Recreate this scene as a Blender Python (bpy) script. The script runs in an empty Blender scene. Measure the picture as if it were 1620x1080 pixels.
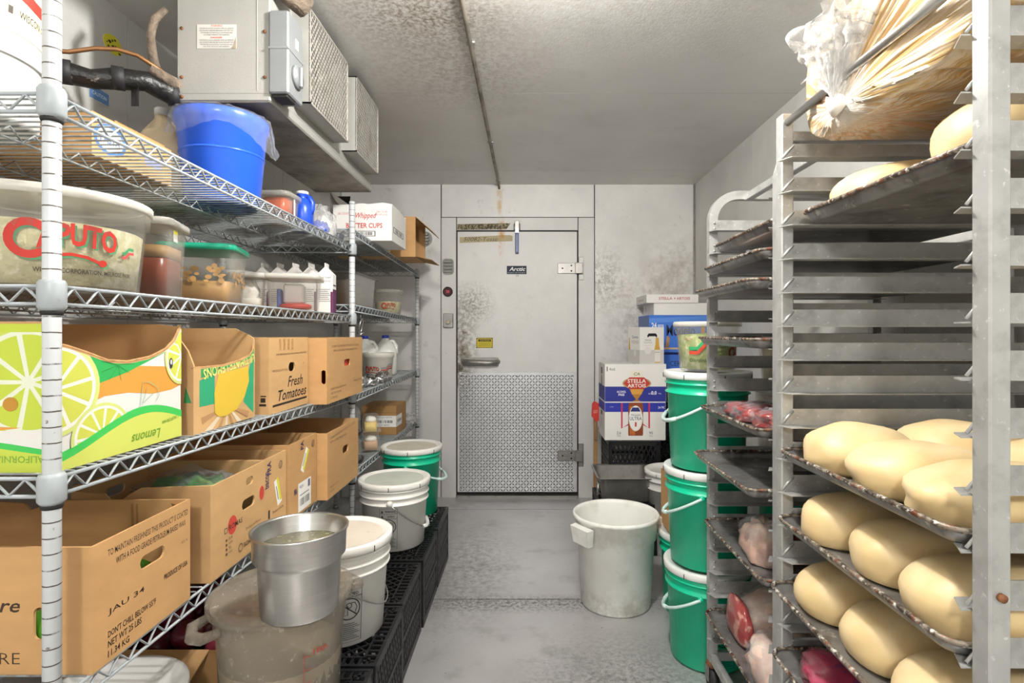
import bpy, bmesh, math, random
from mathutils import Vector, Matrix, noise
from mathutils.geometry import tessellate_polygon
R = random.Random(7)
PI = math.pi
scene = bpy.context.scene
COL = scene.collection

# ---------------------------------------------------------------- camera, world, light, exposure
F, VX, VY, H = 880.0, 836.0, 525.0, 1.22
cam_d = bpy.data.cameras.new('camera'); cam = bpy.data.objects.new('camera', cam_d); COL.objects.link(cam)
cam.location = (0, 0, H); cam.rotation_euler = (PI/2, 0, 0)
cam_d.sensor_width = 36; cam_d.lens = F/1620*36
cam_d.shift_x = -(VX-810)/1620; cam_d.shift_y = (VY-540)/1620
cam_d.clip_start = 0.01
scene.camera = cam
w = bpy.data.worlds.new('world'); scene.world = w; w.use_nodes = True
w.node_tree.nodes['Background'].inputs[0].default_value = (1, 0.99, 0.97, 1)
w.node_tree.nodes['Background'].inputs[1].default_value = 0.6
vs = scene.view_settings
vs.view_transform = 'Standard'; vs.look = 'None'; vs.gamma = 1; vs.use_curve_mapping = False
vs.exposure = 0.85
LAMPS = [  # x, y, size, watts
    (0.0, 1.3, 0.11, 50), (-0.1, -1.1, 0.3, 56)]  # second entry is an added fill lamp, out of view
def place_lamp_light(parent, x, y, size, watts):
    l = bpy.data.lights.new('lamp_light', 'POINT'); l.shadow_soft_size = size*.42; l.energy = watts
    l.color = (1.0, 0.992, 0.982)
    o = bpy.data.objects.new('lamp_light', l); COL.objects.link(o); o.parent = parent
    o.location = (0, 0, -0.03-size*.5)

# ---------------------------------------------------------------- helpers
def hexc(h):
    h = h.lstrip('#'); c = [int(h[i:i+2], 16)/255 for i in (0, 2, 4)]
    return tuple((x/12.92 if x <= .04045 else ((x+.055)/1.055)**2.4) for x in c) + (1,)
MATS = {}
def nd(nt, t, **kw):
    n = nt.nodes.new(t)
    for k, v in kw.items(): setattr(n, k, v)
    return n
def lk(nt, a, b): nt.links.new(a, b)
def coord(nt, scale=(1, 1, 1), loc=(0, 0, 0), rot=(0, 0, 0)):
    tc = nd(nt, 'ShaderNodeTexCoord'); mp = nd(nt, 'ShaderNodeMapping')
    mp.inputs['Location'].default_value = loc; mp.inputs['Scale'].default_value = scale; mp.inputs['Rotation'].default_value = rot
    lk(nt, tc.outputs['Object'], mp.inputs[0]); return mp.outputs[0]
def noise_ramp(nt, vec, scale, lo, hi, detail=4, rough=.6):
    n = nd(nt, 'ShaderNodeTexNoise'); n.inputs['Scale'].default_value = scale; n.inputs['Detail'].default_value = detail
    n.inputs['Roughness'].default_value = rough; lk(nt, vec, n.inputs[0])
    m = nd(nt, 'ShaderNodeMapRange'); m.inputs[1].default_value = lo; m.inputs[2].default_value = hi
    lk(nt, n.outputs[0], m.inputs[0]); return m.outputs[0]
def mixc(nt, fac, a, b):
    m = nd(nt, 'ShaderNodeMix', data_type='RGBA')
    if hasattr(fac, 'links'): lk(nt, fac, m.inputs[0])
    else: m.inputs[0].default_value = fac
    for s, v in ((6, a), (7, b)):
        if hasattr(v, 'links'): lk(nt, v, m.inputs[s])
        else: m.inputs[s].default_value = v
    return m.outputs[2]
def mul(nt, a, b, op='MULTIPLY'):
    m = nd(nt, 'ShaderNodeMath', operation=op)
    for i, v in enumerate((a, b)):
        if hasattr(v, 'links'): lk(nt, v, m.inputs[i])
        else: m.inputs[i].default_value = v
    return m.outputs[0]
def mat(name, col='#888888', rough=.5, metal=0, var=.0, vscale=9, vstretch=(1, 1, 1), dirt=(), stains=(), bump=0, bscale=80, bstretch=(1, 1, 1),
        coat=0, alpha=None, emit=0, rings=None, spec=None, sss=0, edge_a=.3):
    """dirt: (colour, scale, lo, hi, strength); stains: (centre, radii, colour, noise scale, strength); alpha: share of the surface shader against clear"""
    if name in MATS: return MATS[name]
    m = bpy.data.materials.new(name); m.use_nodes = True; nt = m.node_tree
    b = nt.nodes['Principled BSDF']; out = nt.nodes['Material Output']
    c = hexc(col); src = c
    if var:
        d = tuple(max(0, x*(1-var*1.6)) for x in c[:3])+(1,); e = tuple(min(1, x*(1+var)) for x in c[:3])+(1,)
        src = mixc(nt, noise_ramp(nt, coord(nt, vstretch), vscale, .3, .7), d, e)
    for (dc, sc, lo, hi, st) in dirt:
        src = mixc(nt, mul(nt, noise_ramp(nt, coord(nt, loc=(sc, 3, 1)), sc, lo, hi, 6), st), src, hexc(dc))
    for (ce, ra, dc, sc, st) in stains:
        v = coord(nt, tuple(1/x for x in ra), tuple(-a/x for a, x in zip(ce, ra)))
        ln = nd(nt, 'ShaderNodeVectorMath', operation='LENGTH'); lk(nt, v, ln.inputs[0])
        mr = nd(nt, 'ShaderNodeMapRange'); mr.inputs[1].default_value = 1; mr.inputs[2].default_value = .15
        lk(nt, ln.outputs['Value'], mr.inputs[0])
        f = mul(nt, mul(nt, mr.outputs[0], noise_ramp(nt, coord(nt), sc, .42, .62, 8, .7)), st)
        src = mixc(nt, f, src, hexc(dc))
    if rings:   # dark groove lines every rings metres along z
        tc = nd(nt, 'ShaderNodeTexCoord'); sx = nd(nt, 'ShaderNodeSeparateXYZ'); lk(nt, tc.outputs['Object'], sx.inputs[0])
        nz = nd(nt, 'ShaderNodeTexNoise'); nz.inputs['Scale'].default_value = 60; lk(nt, tc.outputs['Object'], nz.inputs[0])
        z = mul(nt, sx.outputs[2], mul(nt, nz.outputs[0], .0022), 'ADD')
        fr = mul(nt, mul(nt, z, 1/rings), 1, 'MODULO')
        lt = mul(nt, fr, .085, 'LESS_THAN')
        src = mixc(nt, mul(nt, lt, noise_ramp(nt, coord(nt), 40, .35, .5)), src, hexc('#4a4338'))
        src = mixc(nt, mul(nt, noise_ramp(nt, coord(nt, loc=(2, 2, 2)), 55, .66, .72), .8), src, hexc('#5d4c3b'))
    if hasattr(src, 'links'): lk(nt, src, b.inputs['Base Color'])
    else: b.inputs['Base Color'].default_value = src
    b.inputs['Roughness'].default_value = rough; b.inputs['Metallic'].default_value = metal
    if spec is not None: b.inputs['Specular IOR Level'].default_value = spec
    if coat: b.inputs['Coat Weight'].default_value = coat; b.inputs['Coat Roughness'].default_value = .12
    if sss:
        b.inputs['Subsurface Weight'].default_value = sss; b.inputs['Subsurface Radius'].default_value = (.02, .012, .006); b.inputs['Subsurface Scale'].default_value = .4
    if emit:
        b.inputs['Emission Color'].default_value = c; b.inputs['Emission Strength'].default_value = emit
    if bump:
        n = nd(nt, 'ShaderNodeTexNoise'); n.inputs['Scale'].default_value = bscale; n.inputs['Detail'].default_value = 5
        lk(nt, coord(nt, bstretch), n.inputs[0])
        bp = nd(nt, 'ShaderNodeBump'); bp.inputs['Strength'].default_value = bump; bp.inputs['Distance'].default_value = .01
        lk(nt, n.outputs[0], bp.inputs['Height']); lk(nt, bp.outputs[0], b.inputs['Normal'])
    if alpha is not None:
        tr = nd(nt, 'ShaderNodeBsdfTransparent'); mx = nd(nt, 'ShaderNodeMixShader')
        tr.inputs[0].default_value = tuple(.8+.2*x for x in c[:3])+(1,)
        lw = nd(nt, 'ShaderNodeLayerWeight'); lw.inputs[0].default_value = .3
        mr = nd(nt, 'ShaderNodeMapRange'); mr.inputs[3].default_value = alpha; mr.inputs[4].default_value = min(1, alpha+edge_a)
        lk(nt, lw.outputs['Facing'], mr.inputs[0]); lk(nt, mr.outputs[0], mx.inputs[0])
        lk(nt, tr.outputs[0], mx.inputs[1]); lk(nt, b.outputs[0], mx.inputs[2]); lk(nt, mx.outputs[0], out.inputs[0])
    MATS[name] = m; return m
INK = {}
def ink(col, rough=.6):
    k = 'ink_'+col.lstrip('#')
    return mat(k, col, rough)

ORG = {}
def org(o): return ORG.get(o.name, Vector((0, 0, 0)))
def newobj(name, data, parent=None, at=None):
    o = bpy.data.objects.new(name, data); COL.objects.link(o)
    if parent is not None:
        o.parent = parent; ORG[o.name] = org(parent)
    elif at is not None:
        o.location = at; ORG[o.name] = Vector(at)
    return o
def tag(o, label, cat, group=None, kind=None):
    o['label'] = label; o['category'] = cat
    if group: o['group'] = group
    if kind: o['kind'] = kind
    return o
def thing(name, label, cat, at, rz=0, group=None):
    o = newobj(name, None, None, at); o.empty_display_size = .05; o.rotation_euler.z = rz
    return tag(o, label, cat, group)
def dup(root, loc, rz=None, label=None, group=None):
    def cp(o, p):
        c = o.copy(); COL.objects.link(c)
        if p is not None: c.parent = p
        ORG[c.name] = Vector(loc)
        for ch in list(o.children): cp(ch, c)
        return c
    r = cp(root, None); r.location = loc
    if rz is not None: r.rotation_euler.z = rz
    if label: r['label'] = label
    if group: r['group'] = group
    return r

class MB:
    """collects faces in world coordinates; build() makes one mesh object relative to its thing's origin"""
    def __init__(s): s.v = []; s.f = []; s.m = []; s.sm = []
    def add(s, verts, faces, mi=0, smooth=False):
        b = len(s.v); s.v += [tuple(p) for p in verts]
        for f in faces: s.f.append(tuple(i+b for i in f)); s.m.append(mi); s.sm.append(smooth)
        return s
    def box(s, x0, x1, y0, y1, z0, z1, mi=0):
        return s.add([(x0,y0,z0),(x1,y0,z0),(x1,y1,z0),(x0,y1,z0),(x0,y0,z1),(x1,y0,z1),(x1,y1,z1),(x0,y1,z1)],
            [(3,2,1,0),(4,5,6,7),(0,1,5,4),(1,2,6,5),(2,3,7,6),(3,0,4,7)], mi)
    def bbox(s, x0, x1, y0, y1, z0, z1, c=.004, mi=0):
        """box with chamfered vertical edges and top and bottom edges"""
        hx, hy = (x1-x0)/2, (y1-y0)/2
        return s.loft([(z0, hx-c, hy-c, c), (z0+c, hx, hy, c), (z1-c, hx, hy, c), (z1, hx-c, hy-c, c)], ((x0+x1)/2, (y0+y1)/2), n=2, mi=mi, smooth=False)
    def tube(s, pts, r, n=6, closed=False, mi=0, smooth=True, square=False):
        pts = [Vector(p) for p in pts]; N = len(pts); rs = r if isinstance(r, (list, tuple)) else [r]*N
        vs = []; up = None
        for i, p in enumerate(pts):
            a = pts[i-1] if (i > 0 or closed) else p; b = pts[(i+1) % N] if (i < N-1 or closed) else p
            t = (b-a).normalized()
            if up is None:
                up = Vector((0, 0, 1)) if abs(t.z) < .9 else Vector((0, 1, 0))
            u = t.cross(up)
            if u.length < 1e-6: u = t.cross(Vector((1, 0, 0)))
            u.normalize(); w = u.cross(t).normalized(); up = w
            k = 1.0
            if square and 0 < i < N-1:
                pass
            for j in range(n):
                an = 2*PI*(j+(.5 if square else 0))/n
                vs.append(p + (u*math.cos(an) + w*math.sin(an))*rs[i]*(1.414 if square else 1))
        fs = []
        for i in range(N if closed else N-1):
            for j in range(n):
                a = i*n+j; b = i*n+(j+1) % n; c = ((i+1) % N)*n+(j+1) % n; d = ((i+1) % N)*n+j
                fs.append((a, b, c, d))
        if not closed: fs += [tuple(range(n-1, -1, -1)), tuple(range((N-1)*n, N*n))]
        return s.add(vs, fs, mi, smooth and not square)
    def lathe(s, prof, c=(0, 0, 0), n=32, mi=0, smooth=True, capb=True, capt=True, wob=None):
        vs = []; fs = []
        for k, (r, z) in enumerate(prof):
            for j in range(n):
                a = 2*PI*j/n; rr = r + (wob(a, z) if wob else 0)
                vs.append((c[0]+rr*math.cos(a), c[1]+rr*math.sin(a), c[2]+z))
        for k in range(len(prof)-1):
            for j in range(n):
                fs.append((k*n+j, k*n+(j+1) % n, (k+1)*n+(j+1) % n, (k+1)*n+j))
        s.add(vs, fs, mi, smooth)
        b = len(s.v)-len(vs)
        if capb: s.f.append(tuple(b+j for j in range(n-1, -1, -1))); s.m.append(mi); s.sm.append(False)
        if capt: s.f.append(tuple(b+(len(prof)-1)*n+j for j in range(n))); s.m.append(mi); s.sm.append(False)
        return s
    def loft(s, secs, c=(0, 0), n=4, mi=0, smooth=True, capb=True, capt=True, rot=0):
        """stack of rounded rectangles: (z, half x, half y, corner radius)"""
        vs = []; fs = []; per = 4*n
        for (z, hx, hy, r) in secs:
            r = max(1e-5, min(r, hx, hy))
            for q, (sx, sy) in enumerate(((1, 1), (-1, 1), (-1, -1), (1, -1))):
                for j in range(n):
                    a = q*PI/2 + (PI/2*j/(n-1) if n > 1 else PI/4)
                    x, y = sx*(hx-r)+r*math.cos(a), sy*(hy-r)+r*math.sin(a)
                    if rot: x, y = x*math.cos(rot)-y*math.sin(rot), x*math.sin(rot)+y*math.cos(rot)
                    vs.append((c[0]+x, c[1]+y, z))
        for k in range(len(secs)-1):
            for j in range(per):
                fs.append((k*per+j, k*per+(j+1) % per, (k+1)*per+(j+1) % per, (k+1)*per+j))
        s.add(vs, fs, mi, smooth)
        b = len(s.v)-len(vs)
        if capb: s.f.append(tuple(b+j for j in range(per-1, -1, -1))); s.m.append(mi); s.sm.append(False)
        if capt: s.f.append(tuple(b+(len(secs)-1)*per+j for j in range(per))); s.m.append(mi); s.sm.append(False)
        return s
    def grid(s, fn, nu, nv, wrapu=False, mi=0, smooth=True):
        vs = [fn(i/(nu if wrapu else nu-1), j/(nv-1)) for j in range(nv) for i in range(nu)]; fs = []
        for j in range(nv-1):
            for i in range(nu if wrapu else nu-1):
                fs.append((j*nu+i, j*nu+(i+1) % nu, (j+1)*nu+(i+1) % nu, (j+1)*nu+i))
        return s.add(vs, fs, mi, smooth)
    def panel(s, outline, holes, fr, t, mi=0):
        """flat board from a 2D outline with holes; fr = (origin, u, v, n); front face on the frame's plane, thickness t behind it"""
        o, u, v, nn = [Vector(x) for x in fr]
        loops = [outline]+list(holes); flat = [p for L in loops for p in L]
        tris = tessellate_polygon([[Vector((p[0], p[1], 0)) for p in L] for L in loops])
        P = [o+u*p[0]+v*p[1] for p in flat]; Q = [p-nn*t for p in P]; N = len(P)
        fs = []
        for a, b, c in tris:
            if (flat[b][0]-flat[a][0])*(flat[c][1]-flat[a][1])-(flat[b][1]-flat[a][1])*(flat[c][0]-flat[a][0]) < 0: b, c = c, b
            fs += [(a, b, c), (a+N, c+N, b+N)]
        k = 0
        for L in loops:
            m = len(L)
            for i in range(m):
                a, b = k+i, k+(i+1) % m; fs.append((a, a+N, b+N, b))
            k += m
        return s.add(P+Q, fs, mi)
    def build(s, name, mats, parent=None, at=None, local=False):
        me = bpy.data.meshes.new(name)
        o = newobj(name, me, parent, at)
        og = Vector((0, 0, 0)) if local else org(o)
        me.from_pydata([(x-og.x, y-og.y, z-og.z) for x, y, z in s.v], [], s.f)
        for m in (mats if isinstance(mats, (list, tuple)) else [mats]): me.materials.append(m)
        me.polygons.foreach_set('material_index', s.m)
        me.polygons.foreach_set('use_smooth', s.sm)
        me.update()
        return o
def mesh_fix(o):
    bm = bmesh.new(); bm.from_mesh(o.data); bmesh.ops.recalc_face_normals(bm, faces=bm.faces); bm.to_mesh(o.data); bm.free(); return o

# ---- lettering and flat print
TC = {}
def text_mesh(body, bold=0, shear=0):
    k = (body, bold, shear)
    if k in TC: return TC[k]
    cu = bpy.data.curves.new('t', 'FONT'); cu.body = body; cu.size = 1; cu.shear = shear; cu.offset = bold; cu.resolution_u = 2
    ob = bpy.data.objects.new('t', cu); COL.objects.link(ob)
    dg = bpy.context.evaluated_depsgraph_get(); ev = ob.evaluated_get(dg); me = ev.to_mesh()
    v = [(p.co.x, p.co.y) for p in me.vertices]; f = [tuple(p.vertices) for p in me.polygons]
    ev.to_mesh_clear(); bpy.data.objects.remove(ob); bpy.data.curves.remove(cu)
    if v:
        x0 = min(p[0] for p in v); x1 = max(p[0] for p in v); y0 = min(p[1] for p in v); y1 = max(p[1] for p in v)
        v = [((a-x0)/(x1-x0), (b-y0)/(y1-y0)) for a, b in v]; asp = (x1-x0)/(y1-y0)
    else: asp = 1
    TC[k] = (v, f, asp); return TC[k]
def plane_map(fr):
    o, u, v, n = [Vector(x) for x in fr]
    return lambda a, b, off: o+u*a+v*b+n*off
def cyl_map(c, r0, r1, z0, z1, a0):
    """wraps (u, v) round a tapering tub: v from z0 up, u to the right as seen from outside, a0 the direction of u = 0"""
    def f(u, v, off):
        t = (v)/(z1-z0); r = r0+(r1-r0)*t+off; an = a0+u/((r0+r1)/2)
        return Vector((c[0]+r*math.cos(an), c[1]+r*math.sin(an), z0+v))
    return f
class Print:
    def __init__(s, mp, clip=None, edge=None, top=None, eps=.0001):
        s.mp = mp; s.clip = clip; s.edge = edge; s.top = top; s.l = 1; s.eps = eps if edge is None or True else eps; s.mb = MB(); s.mats = []
    def mi(s, m):
        if isinstance(m, str): m = ink(m)
        if m not in s.mats: s.mats.append(m)
        return s.mats.index(m)
    def tris(s, pts, tri, col):
        mi = s.mi(col); off = s.l*s.eps; s.l += 1; T = [[pts[i] for i in t] for t in tri]
        if s.edge:
            out = []
            while T:
                t = T.pop(); L = [math.dist(t[i], t[(i+1) % len(t)]) for i in range(len(t))]
                if max(L) <= s.edge or len(t) > 3: out.append(t); continue
                i = L.index(max(L)); a, b, c = t[i], t[(i+1) % 3], t[(i+2) % 3]; m = ((a[0]+b[0])/2, (a[1]+b[1])/2)
                T += [[a, m, c], [m, b, c]]
            T = out
        for t in T:
            q = t
            if s.top: q = [(a, min(b, s.top(a))) for a, b in t]
            P = [s.mp(a, b, off) for a, b in q]
            s.mb.add(P, [tuple(range(len(P)))], mi)
    def poly(s, pts, col):
        if s.clip:
            x0, x1, y0, y1 = s.clip
            for ax, lim, sg in ((0, x0, 1), (0, x1, -1), (1, y0, 1), (1, y1, -1)):
                out = []
                for i in range(len(pts)):
                    a, b = pts[i-1], pts[i]; da, db = sg*(a[ax]-lim), sg*(b[ax]-lim)
                    if (da >= 0) != (db >= 0):
                        t = da/(da-db); out.append((a[0]+(b[0]-a[0])*t, a[1]+(b[1]-a[1])*t))
                    if db >= 0: out.append(b)
                pts = out
                if len(pts) < 3: return s
        tr = tessellate_polygon([[Vector((p[0], p[1], 0)) for p in pts]])
        t2 = []
        for a, b, c in tr:
            A, B, C = pts[a], pts[b], pts[c]
            cr = (B[0]-A[0])*(C[1]-A[1])-(B[1]-A[1])*(C[0]-A[0])
            if abs(cr) < 1e-10: continue
            t2.append((a, b, c) if cr > 0 else (a, c, b))
        s.tris(pts, t2, col); return s
    def rect(s, a, b, c, d, col): return s.poly([(a, c), (b, c), (b, d), (a, d)], col)
    def ell(s, cx, cy, rx, ry, col, n=28, a0=0, a1=2*PI, wedge=False):
        p = [(cx+rx*math.cos(a0+(a1-a0)*i/n), cy+ry*math.sin(a0+(a1-a0)*i/n)) for i in range(n+(1 if wedge else 0))]
        if wedge: p.append((cx, cy))
        return s.poly(p, col)
    def line(s, pts, wd, col, closed=False):
        n = len(pts); A = []; B = []
        for i, p in enumerate(pts):
            a = pts[i-1] if (i or closed) else p; b = pts[(i+1) % n] if (i < n-1 or closed) else p
            dx, dy = b[0]-a[0], b[1]-a[1]; L = math.hypot(dx, dy) or 1
            A.append((p[0]-dy/L*wd/2, p[1]+dx/L*wd/2)); B.append((p[0]+dy/L*wd/2, p[1]-dx/L*wd/2))
        l0 = s.l
        for i in range(n if closed else n-1):
            j = (i+1) % n; s.l = l0; s.poly([B[i], B[j], A[j], A[i]], col)
        return s
    def ring(s, cx, cy, r, wd, col, ry=None, n=24):
        ry = ry or r
        return s.line([(cx+r*math.cos(2*PI*i/n), cy+ry*math.sin(2*PI*i/n)) for i in range(n)], wd, col, True)
    def text(s, body, u, v, h, col, width=None, bold=0, shear=0, align='l', rot=0, arc=None):
        vt, f, asp = text_mesh(body, bold, shear)
        W = width or h*asp; x0 = {'l': 0, 'c': -W/2, 'r': -W}[align]
        pts = []
        for a, b in vt:
            x, y = x0+a*W, b*h
            if arc: y += arc(a)
            if rot: x, y = x*math.cos(rot)-y*math.sin(rot), x*math.sin(rot)+y*math.cos(rot)
            pts.append((u+x, v+y))
        s.tris(pts, f, col); return s
    def barcode(s, a, b, c, d, col='#222222', seed=1):
        r = random.Random(seed); x = a
        l0 = s.l
        while x < b:
            wd = r.choice((.006, .012, .02))*(b-a)*1.6; s.l = l0; s.rect(x, min(b, x+wd), c, d, col); x += wd+r.choice((.008, .014, .02))*(b-a)*1.6
        return s
    def slice(s, cx, cy, r, rind, pith, flesh, n=9, a0=0, ry=None):
        ry = ry or r
        s.ell(cx, cy, r, ry, rind, 40); s.ell(cx, cy, r*.9, ry*.9, pith, 40)
        l0 = s.l
        for i in range(n):
            a = a0+2*PI*i/n; b = a+2*PI/n; g = .09; p = []
            p.append((cx+r*.1*math.cos((a+b)/2), cy+ry*.1*math.sin((a+b)/2)))
            for k in range(7):
                t = a+g*.6+(b-a-g*1.2)*k/6; p.append((cx+r*.82*math.cos(t), cy+ry*.82*math.sin(t)))
            s.l = l0; s.poly(p, flesh)
        return s
    def build(s, name, parent, local=False):
        if not s.mb.v: return None
        return s.mb.build(name, s.mats, parent, None, local)
def lattice_bars(mb, w_, h_, pitch, bw, t, place, ang=PI/4, frame=0):
    """bars of a diagonal grid clipped to w x h, each a thin box; place(u, v, d) puts a point in space"""
    for sg in (1, -1):
        dx, dy = math.cos(ang), sg*math.sin(ang); nx, ny = -dy, dx
        L = math.hypot(w_, h_); k = -int(L/pitch)-1
        for q in range(k, -k+1):
            cx, cy = w_/2+nx*q*pitch, h_/2+ny*q*pitch; t0, t1 = -L, L
            for p, d, lo, hi in ((cx, dx, 0, w_), (cy, dy, 0, h_)):
                a, b = (lo-p)/d, (hi-p)/d
                if a > b: a, b = b, a
                t0, t1 = max(t0, a), min(t1, b)
            if t1-t0 < bw: continue
            a = (cx+dx*t0, cy+dy*t0); b = (cx+dx*t1, cy+dy*t1)
            q4 = [(a[0]-nx*bw/2, a[1]-ny*bw/2), (b[0]-nx*bw/2, b[1]-ny*bw/2), (b[0]+nx*bw/2, b[1]+ny*bw/2), (a[0]+nx*bw/2, a[1]+ny*bw/2)]
            d0 = 0 if sg > 0 else t*.12
            V = [place(u, v, d0) for u, v in q4]+[place(u, v, d0+t) for u, v in q4]
            mb.add(V, [(0, 1, 2, 3), (7, 6, 5, 4), (0, 4, 5, 1), (1, 5, 6, 2), (2, 6, 7, 3), (3, 7, 4, 0)])
def blob(cx, cy, cz, rx, ry, rz, nz=.08, sc=2.5, seed=0, pw=2.4, flat=True, nu=28, nv=16):
    """lumpy rounded body standing on z = cz when flat"""
    mb = MB()
    def f(u, v):
        a = 2*PI*u; b = -PI/2+PI*v
        ca, sa, cb, sb = math.cos(a), math.sin(a), math.cos(b), math.sin(b)
        e = 2/pw; P = lambda x: math.copysign(abs(x)**e, x)
        x, y, z = P(ca)*abs(cb)**e, P(sa)*abs(cb)**e, P(sb)
        k = 1+nz*noise.noise(Vector((x*sc+seed*7.3, y*sc-seed*3.1, z*sc+seed)))*2
        x *= k; y *= k; z *= k
        if flat: z = max(z, -.55)
        return (cx+x*rx, cy+y*ry, cz+(z+(.55 if flat else 0))*rz)
    mb.grid(f, nu, nv, True)
    return mb
def W(px, py, d=4.115): return ((px-VX)*d/F, H-(py-VY)*d/F)
# ---------------------------------------------------------------- materials
m_wall = mat('wall_metal', '#e0deda', .5, .15, .07, 3, bump=.12, bscale=160, dirt=[('#8d867a', 14, .62, .78, .45)],
    stains=[((1.05, 4.1, 1.25), (.55, .3, .55), '#8a7d66', 22, .85), ((.55, 4.1, 1.6), (.25, .3, .3), '#7d7465', 40, .7), ((1.1, 4.1, 1.7), (.35, .3, .3), '#9a8e78', 9, .6), ((-.215, 4.1, 2.2), (.028, .3, .2), '#c8962f', 9, .9)])
m_wall_side = mat('wall_metal_side', '#cecdc8', .5, .15, .07, 3, bump=.15, bscale=140, dirt=[('#6f6659', 30, .68, .76, .6)])
m_ceil = mat('ceiling_metal', '#d6d5d1', .45, .2, .05, 2, bump=.12, bscale=150, dirt=[('#a39b8c', 5, .55, .8, .25), ('#6e5f4d', 90, .74, .8, .6)],
    stains=[((-.35, 1.9, 2.31), (.42, .35, .3), '#6e5a3c', 70, .9), ((-.3, 2.3, 2.31), (.5, .6, .3), '#8a7d6a', 50, .55), ((.3, 1.6, 2.31), (.9, .8, .3), '#a0967f', 60, .4)])
m_gap = mat('dark_joint', '#3c3833', .8)
m_floor = mat('floor_metal', '#bebcbb', .38, .4, .09, 2.2, bump=.06, bscale=45,
    dirt=[('#57534e', 6, .55, .78, .45), ('#33302d', 45, .66, .72, .75), ('#b3b1ae', 9, .6, .85, .3)],
    stains=[((.35, 1.75, 0), (.5, .6, .3), '#3d3a36', 55, .8), ((-.3, 2.9, 0), (.3, .8, .3), '#4a4641', 30, .6), ((.05, 2.5, 0), (.9, .1, .3), '#3a3128', 60, .9)])
m_door = mat('door_metal', '#dfddd9', .55, .12, .05, 3, bump=.12, bscale=35, dirt=[('#9b948a', 8, .6, .8, .25)],
    stains=[((-.51, 4.1, 1.12), (.17, .3, .42), '#5f5236', 30, 1), ((-.5, 4.1, 1.0), (.09, .3, .3), '#6b5a32', 8, .9), ((-.42, 4.1, 1.42), (.2, .3, .2), '#6e6758', 55, .85), ((-.5, 4.1, .93), (.1, .3, .2), '#463a26', 28, .9),
        ((-.2, 4.1, 1.95), (.035, .3, .22), '#c98a2e', 14, .9)])
m_frame = mat('door_frame_metal', '#dbd9d5', .55, .12, .05, 4, bump=.1, bscale=120, dirt=[('#7b7468', 40, .68, .74, .6)],
    stains=[((-.2, 4.1, 2.1), (.03, .3, .3), '#cf9a3a', 18, .8), ((-.2, 4.1, 1.99), (.03, .3, .06), '#c2701c', 9, .9)])
m_tread = mat('tread_plate', '#d5d6d7', .35, .5, .05, 6, stains=[((-.5, 4.1, .85), (.15, .3, .28), '#665a3d', 45, .9)])
m_tread2 = mat('tread_lozenge', '#8f9091', .3, .6)
m_steel = mat('brushed_steel', '#b4b2ae', .28, .9, .06, 12, (1, 1, 8))
m_steel_dull = mat('dull_steel', '#9c9994', .42, .75, .1, 14, dirt=[('#5d574d', 18, .6, .75, .5)])
m_alu = mat('rack_aluminium', '#b3b3b0', .42, .45, .08, 10, dirt=[('#7c7a75', 18, .5, .7, .5), ('#dededc', 70, .62, .68, .6)])
m_pan = mat('pan_metal', '#8d8b88', .36, .6, .15, 9, dirt=[('#3a3129', 10, .5, .64, .7), ('#d6d2cb', 28, .6, .68, .7)])
m_rim = mat('baked_pan_rim', '#857a6c', .5, .3, .2, 30, dirt=[('#2c211a', 60, .44, .54, .9), ('#ddd8cd', 80, .54, .6, .85), ('#7a3c18', 45, .55, .6, .7)])
m_epoxy = mat('grey_epoxy', '#a3a9ac', .4, 0, .04, 20, dirt=[('#6e675b', 50, .68, .74, .7)])
m_wire = mat('epoxy_wire', '#969a99', .42, 0, .08, 25, dirt=[('#4a4033', 22, .5, .66, .6)])
m_post = mat('grooved_post', '#c3c6c7', .38, 0, .03, 15, rings=.0254)
m_black = mat('black_plastic', '#17171a', .42, 0, .2, 20, dirt=[('#6b675f', 60, .66, .74, .5)])
m_rubber = mat('black_rubber', '#202022', .6)
m_white = mat('white_plastic', '#eeece5', .35, 0, .03, 8, dirt=[('#b8ad92', 5, .58, .85, .35)])
m_white_clean = mat('clean_white_plastic', '#e2e2df', .4)
m_bin = mat('bin_plastic', '#f0f0ea', .42, 0, .04, 7, dirt=[('#b5ae98', 7, .55, .75, .5)], stains=[((0, 0, .0), (.25, .25, .13), '#7d7256', 18, 1), ((0, 0, .0), (.25, .25, .2), '#a39a80', 9, .7)])
m_green = mat('green_plastic', '#10bf92', .3, 0, .03, 6)
m_greenlid = mat('green_lid', '#22a884', .35)
m_blue = mat('blue_plastic', '#2a5fd8', .25, 0, .03, 5)
m_bail = mat('translucent_bail', '#cfe6e0', .35)
m_kraft = mat('kraft_card', '#c69a66', .75, 0, .06, 7, (1, 1, 3), dirt=[('#a87c4c', 3, .55, .8, .35)])
m_kraft2 = mat('pale_kraft_card', '#cda470', .75, 0, .06, 6, (1, 1, 3), dirt=[('#a98352', 4, .55, .8, .35)])
m_kraft3 = mat('brown_card', '#a9804f', .78, 0, .07, 6)
m_card_edge = mat('torn_card_edge', '#b98c5b', .85, 0, .2, 60)
m_card_white = mat('white_card', '#ece9e4', .6, 0, .02, 5)
m_clear = mat('clear_plastic', '#e4e2da', .12, alpha=.05, edge_a=.3)
m_cloudy = mat('cloudy_plastic', '#d8d5cb', .25, 0, .05, 12, alpha=.26, edge_a=.35)
m_smoky = mat('smoky_plastic', '#a39a8b', .22, 0, .12, 9, alpha=.3, edge_a=.3, dirt=[('#e0dccf', 60, .58, .66, .6)])
m_lidp = mat('lid_plastic', '#dfdcd2', .35, alpha=.6)
m_milky = mat('milky_plastic', '#e8e4d8', .35, alpha=.72)
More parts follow.
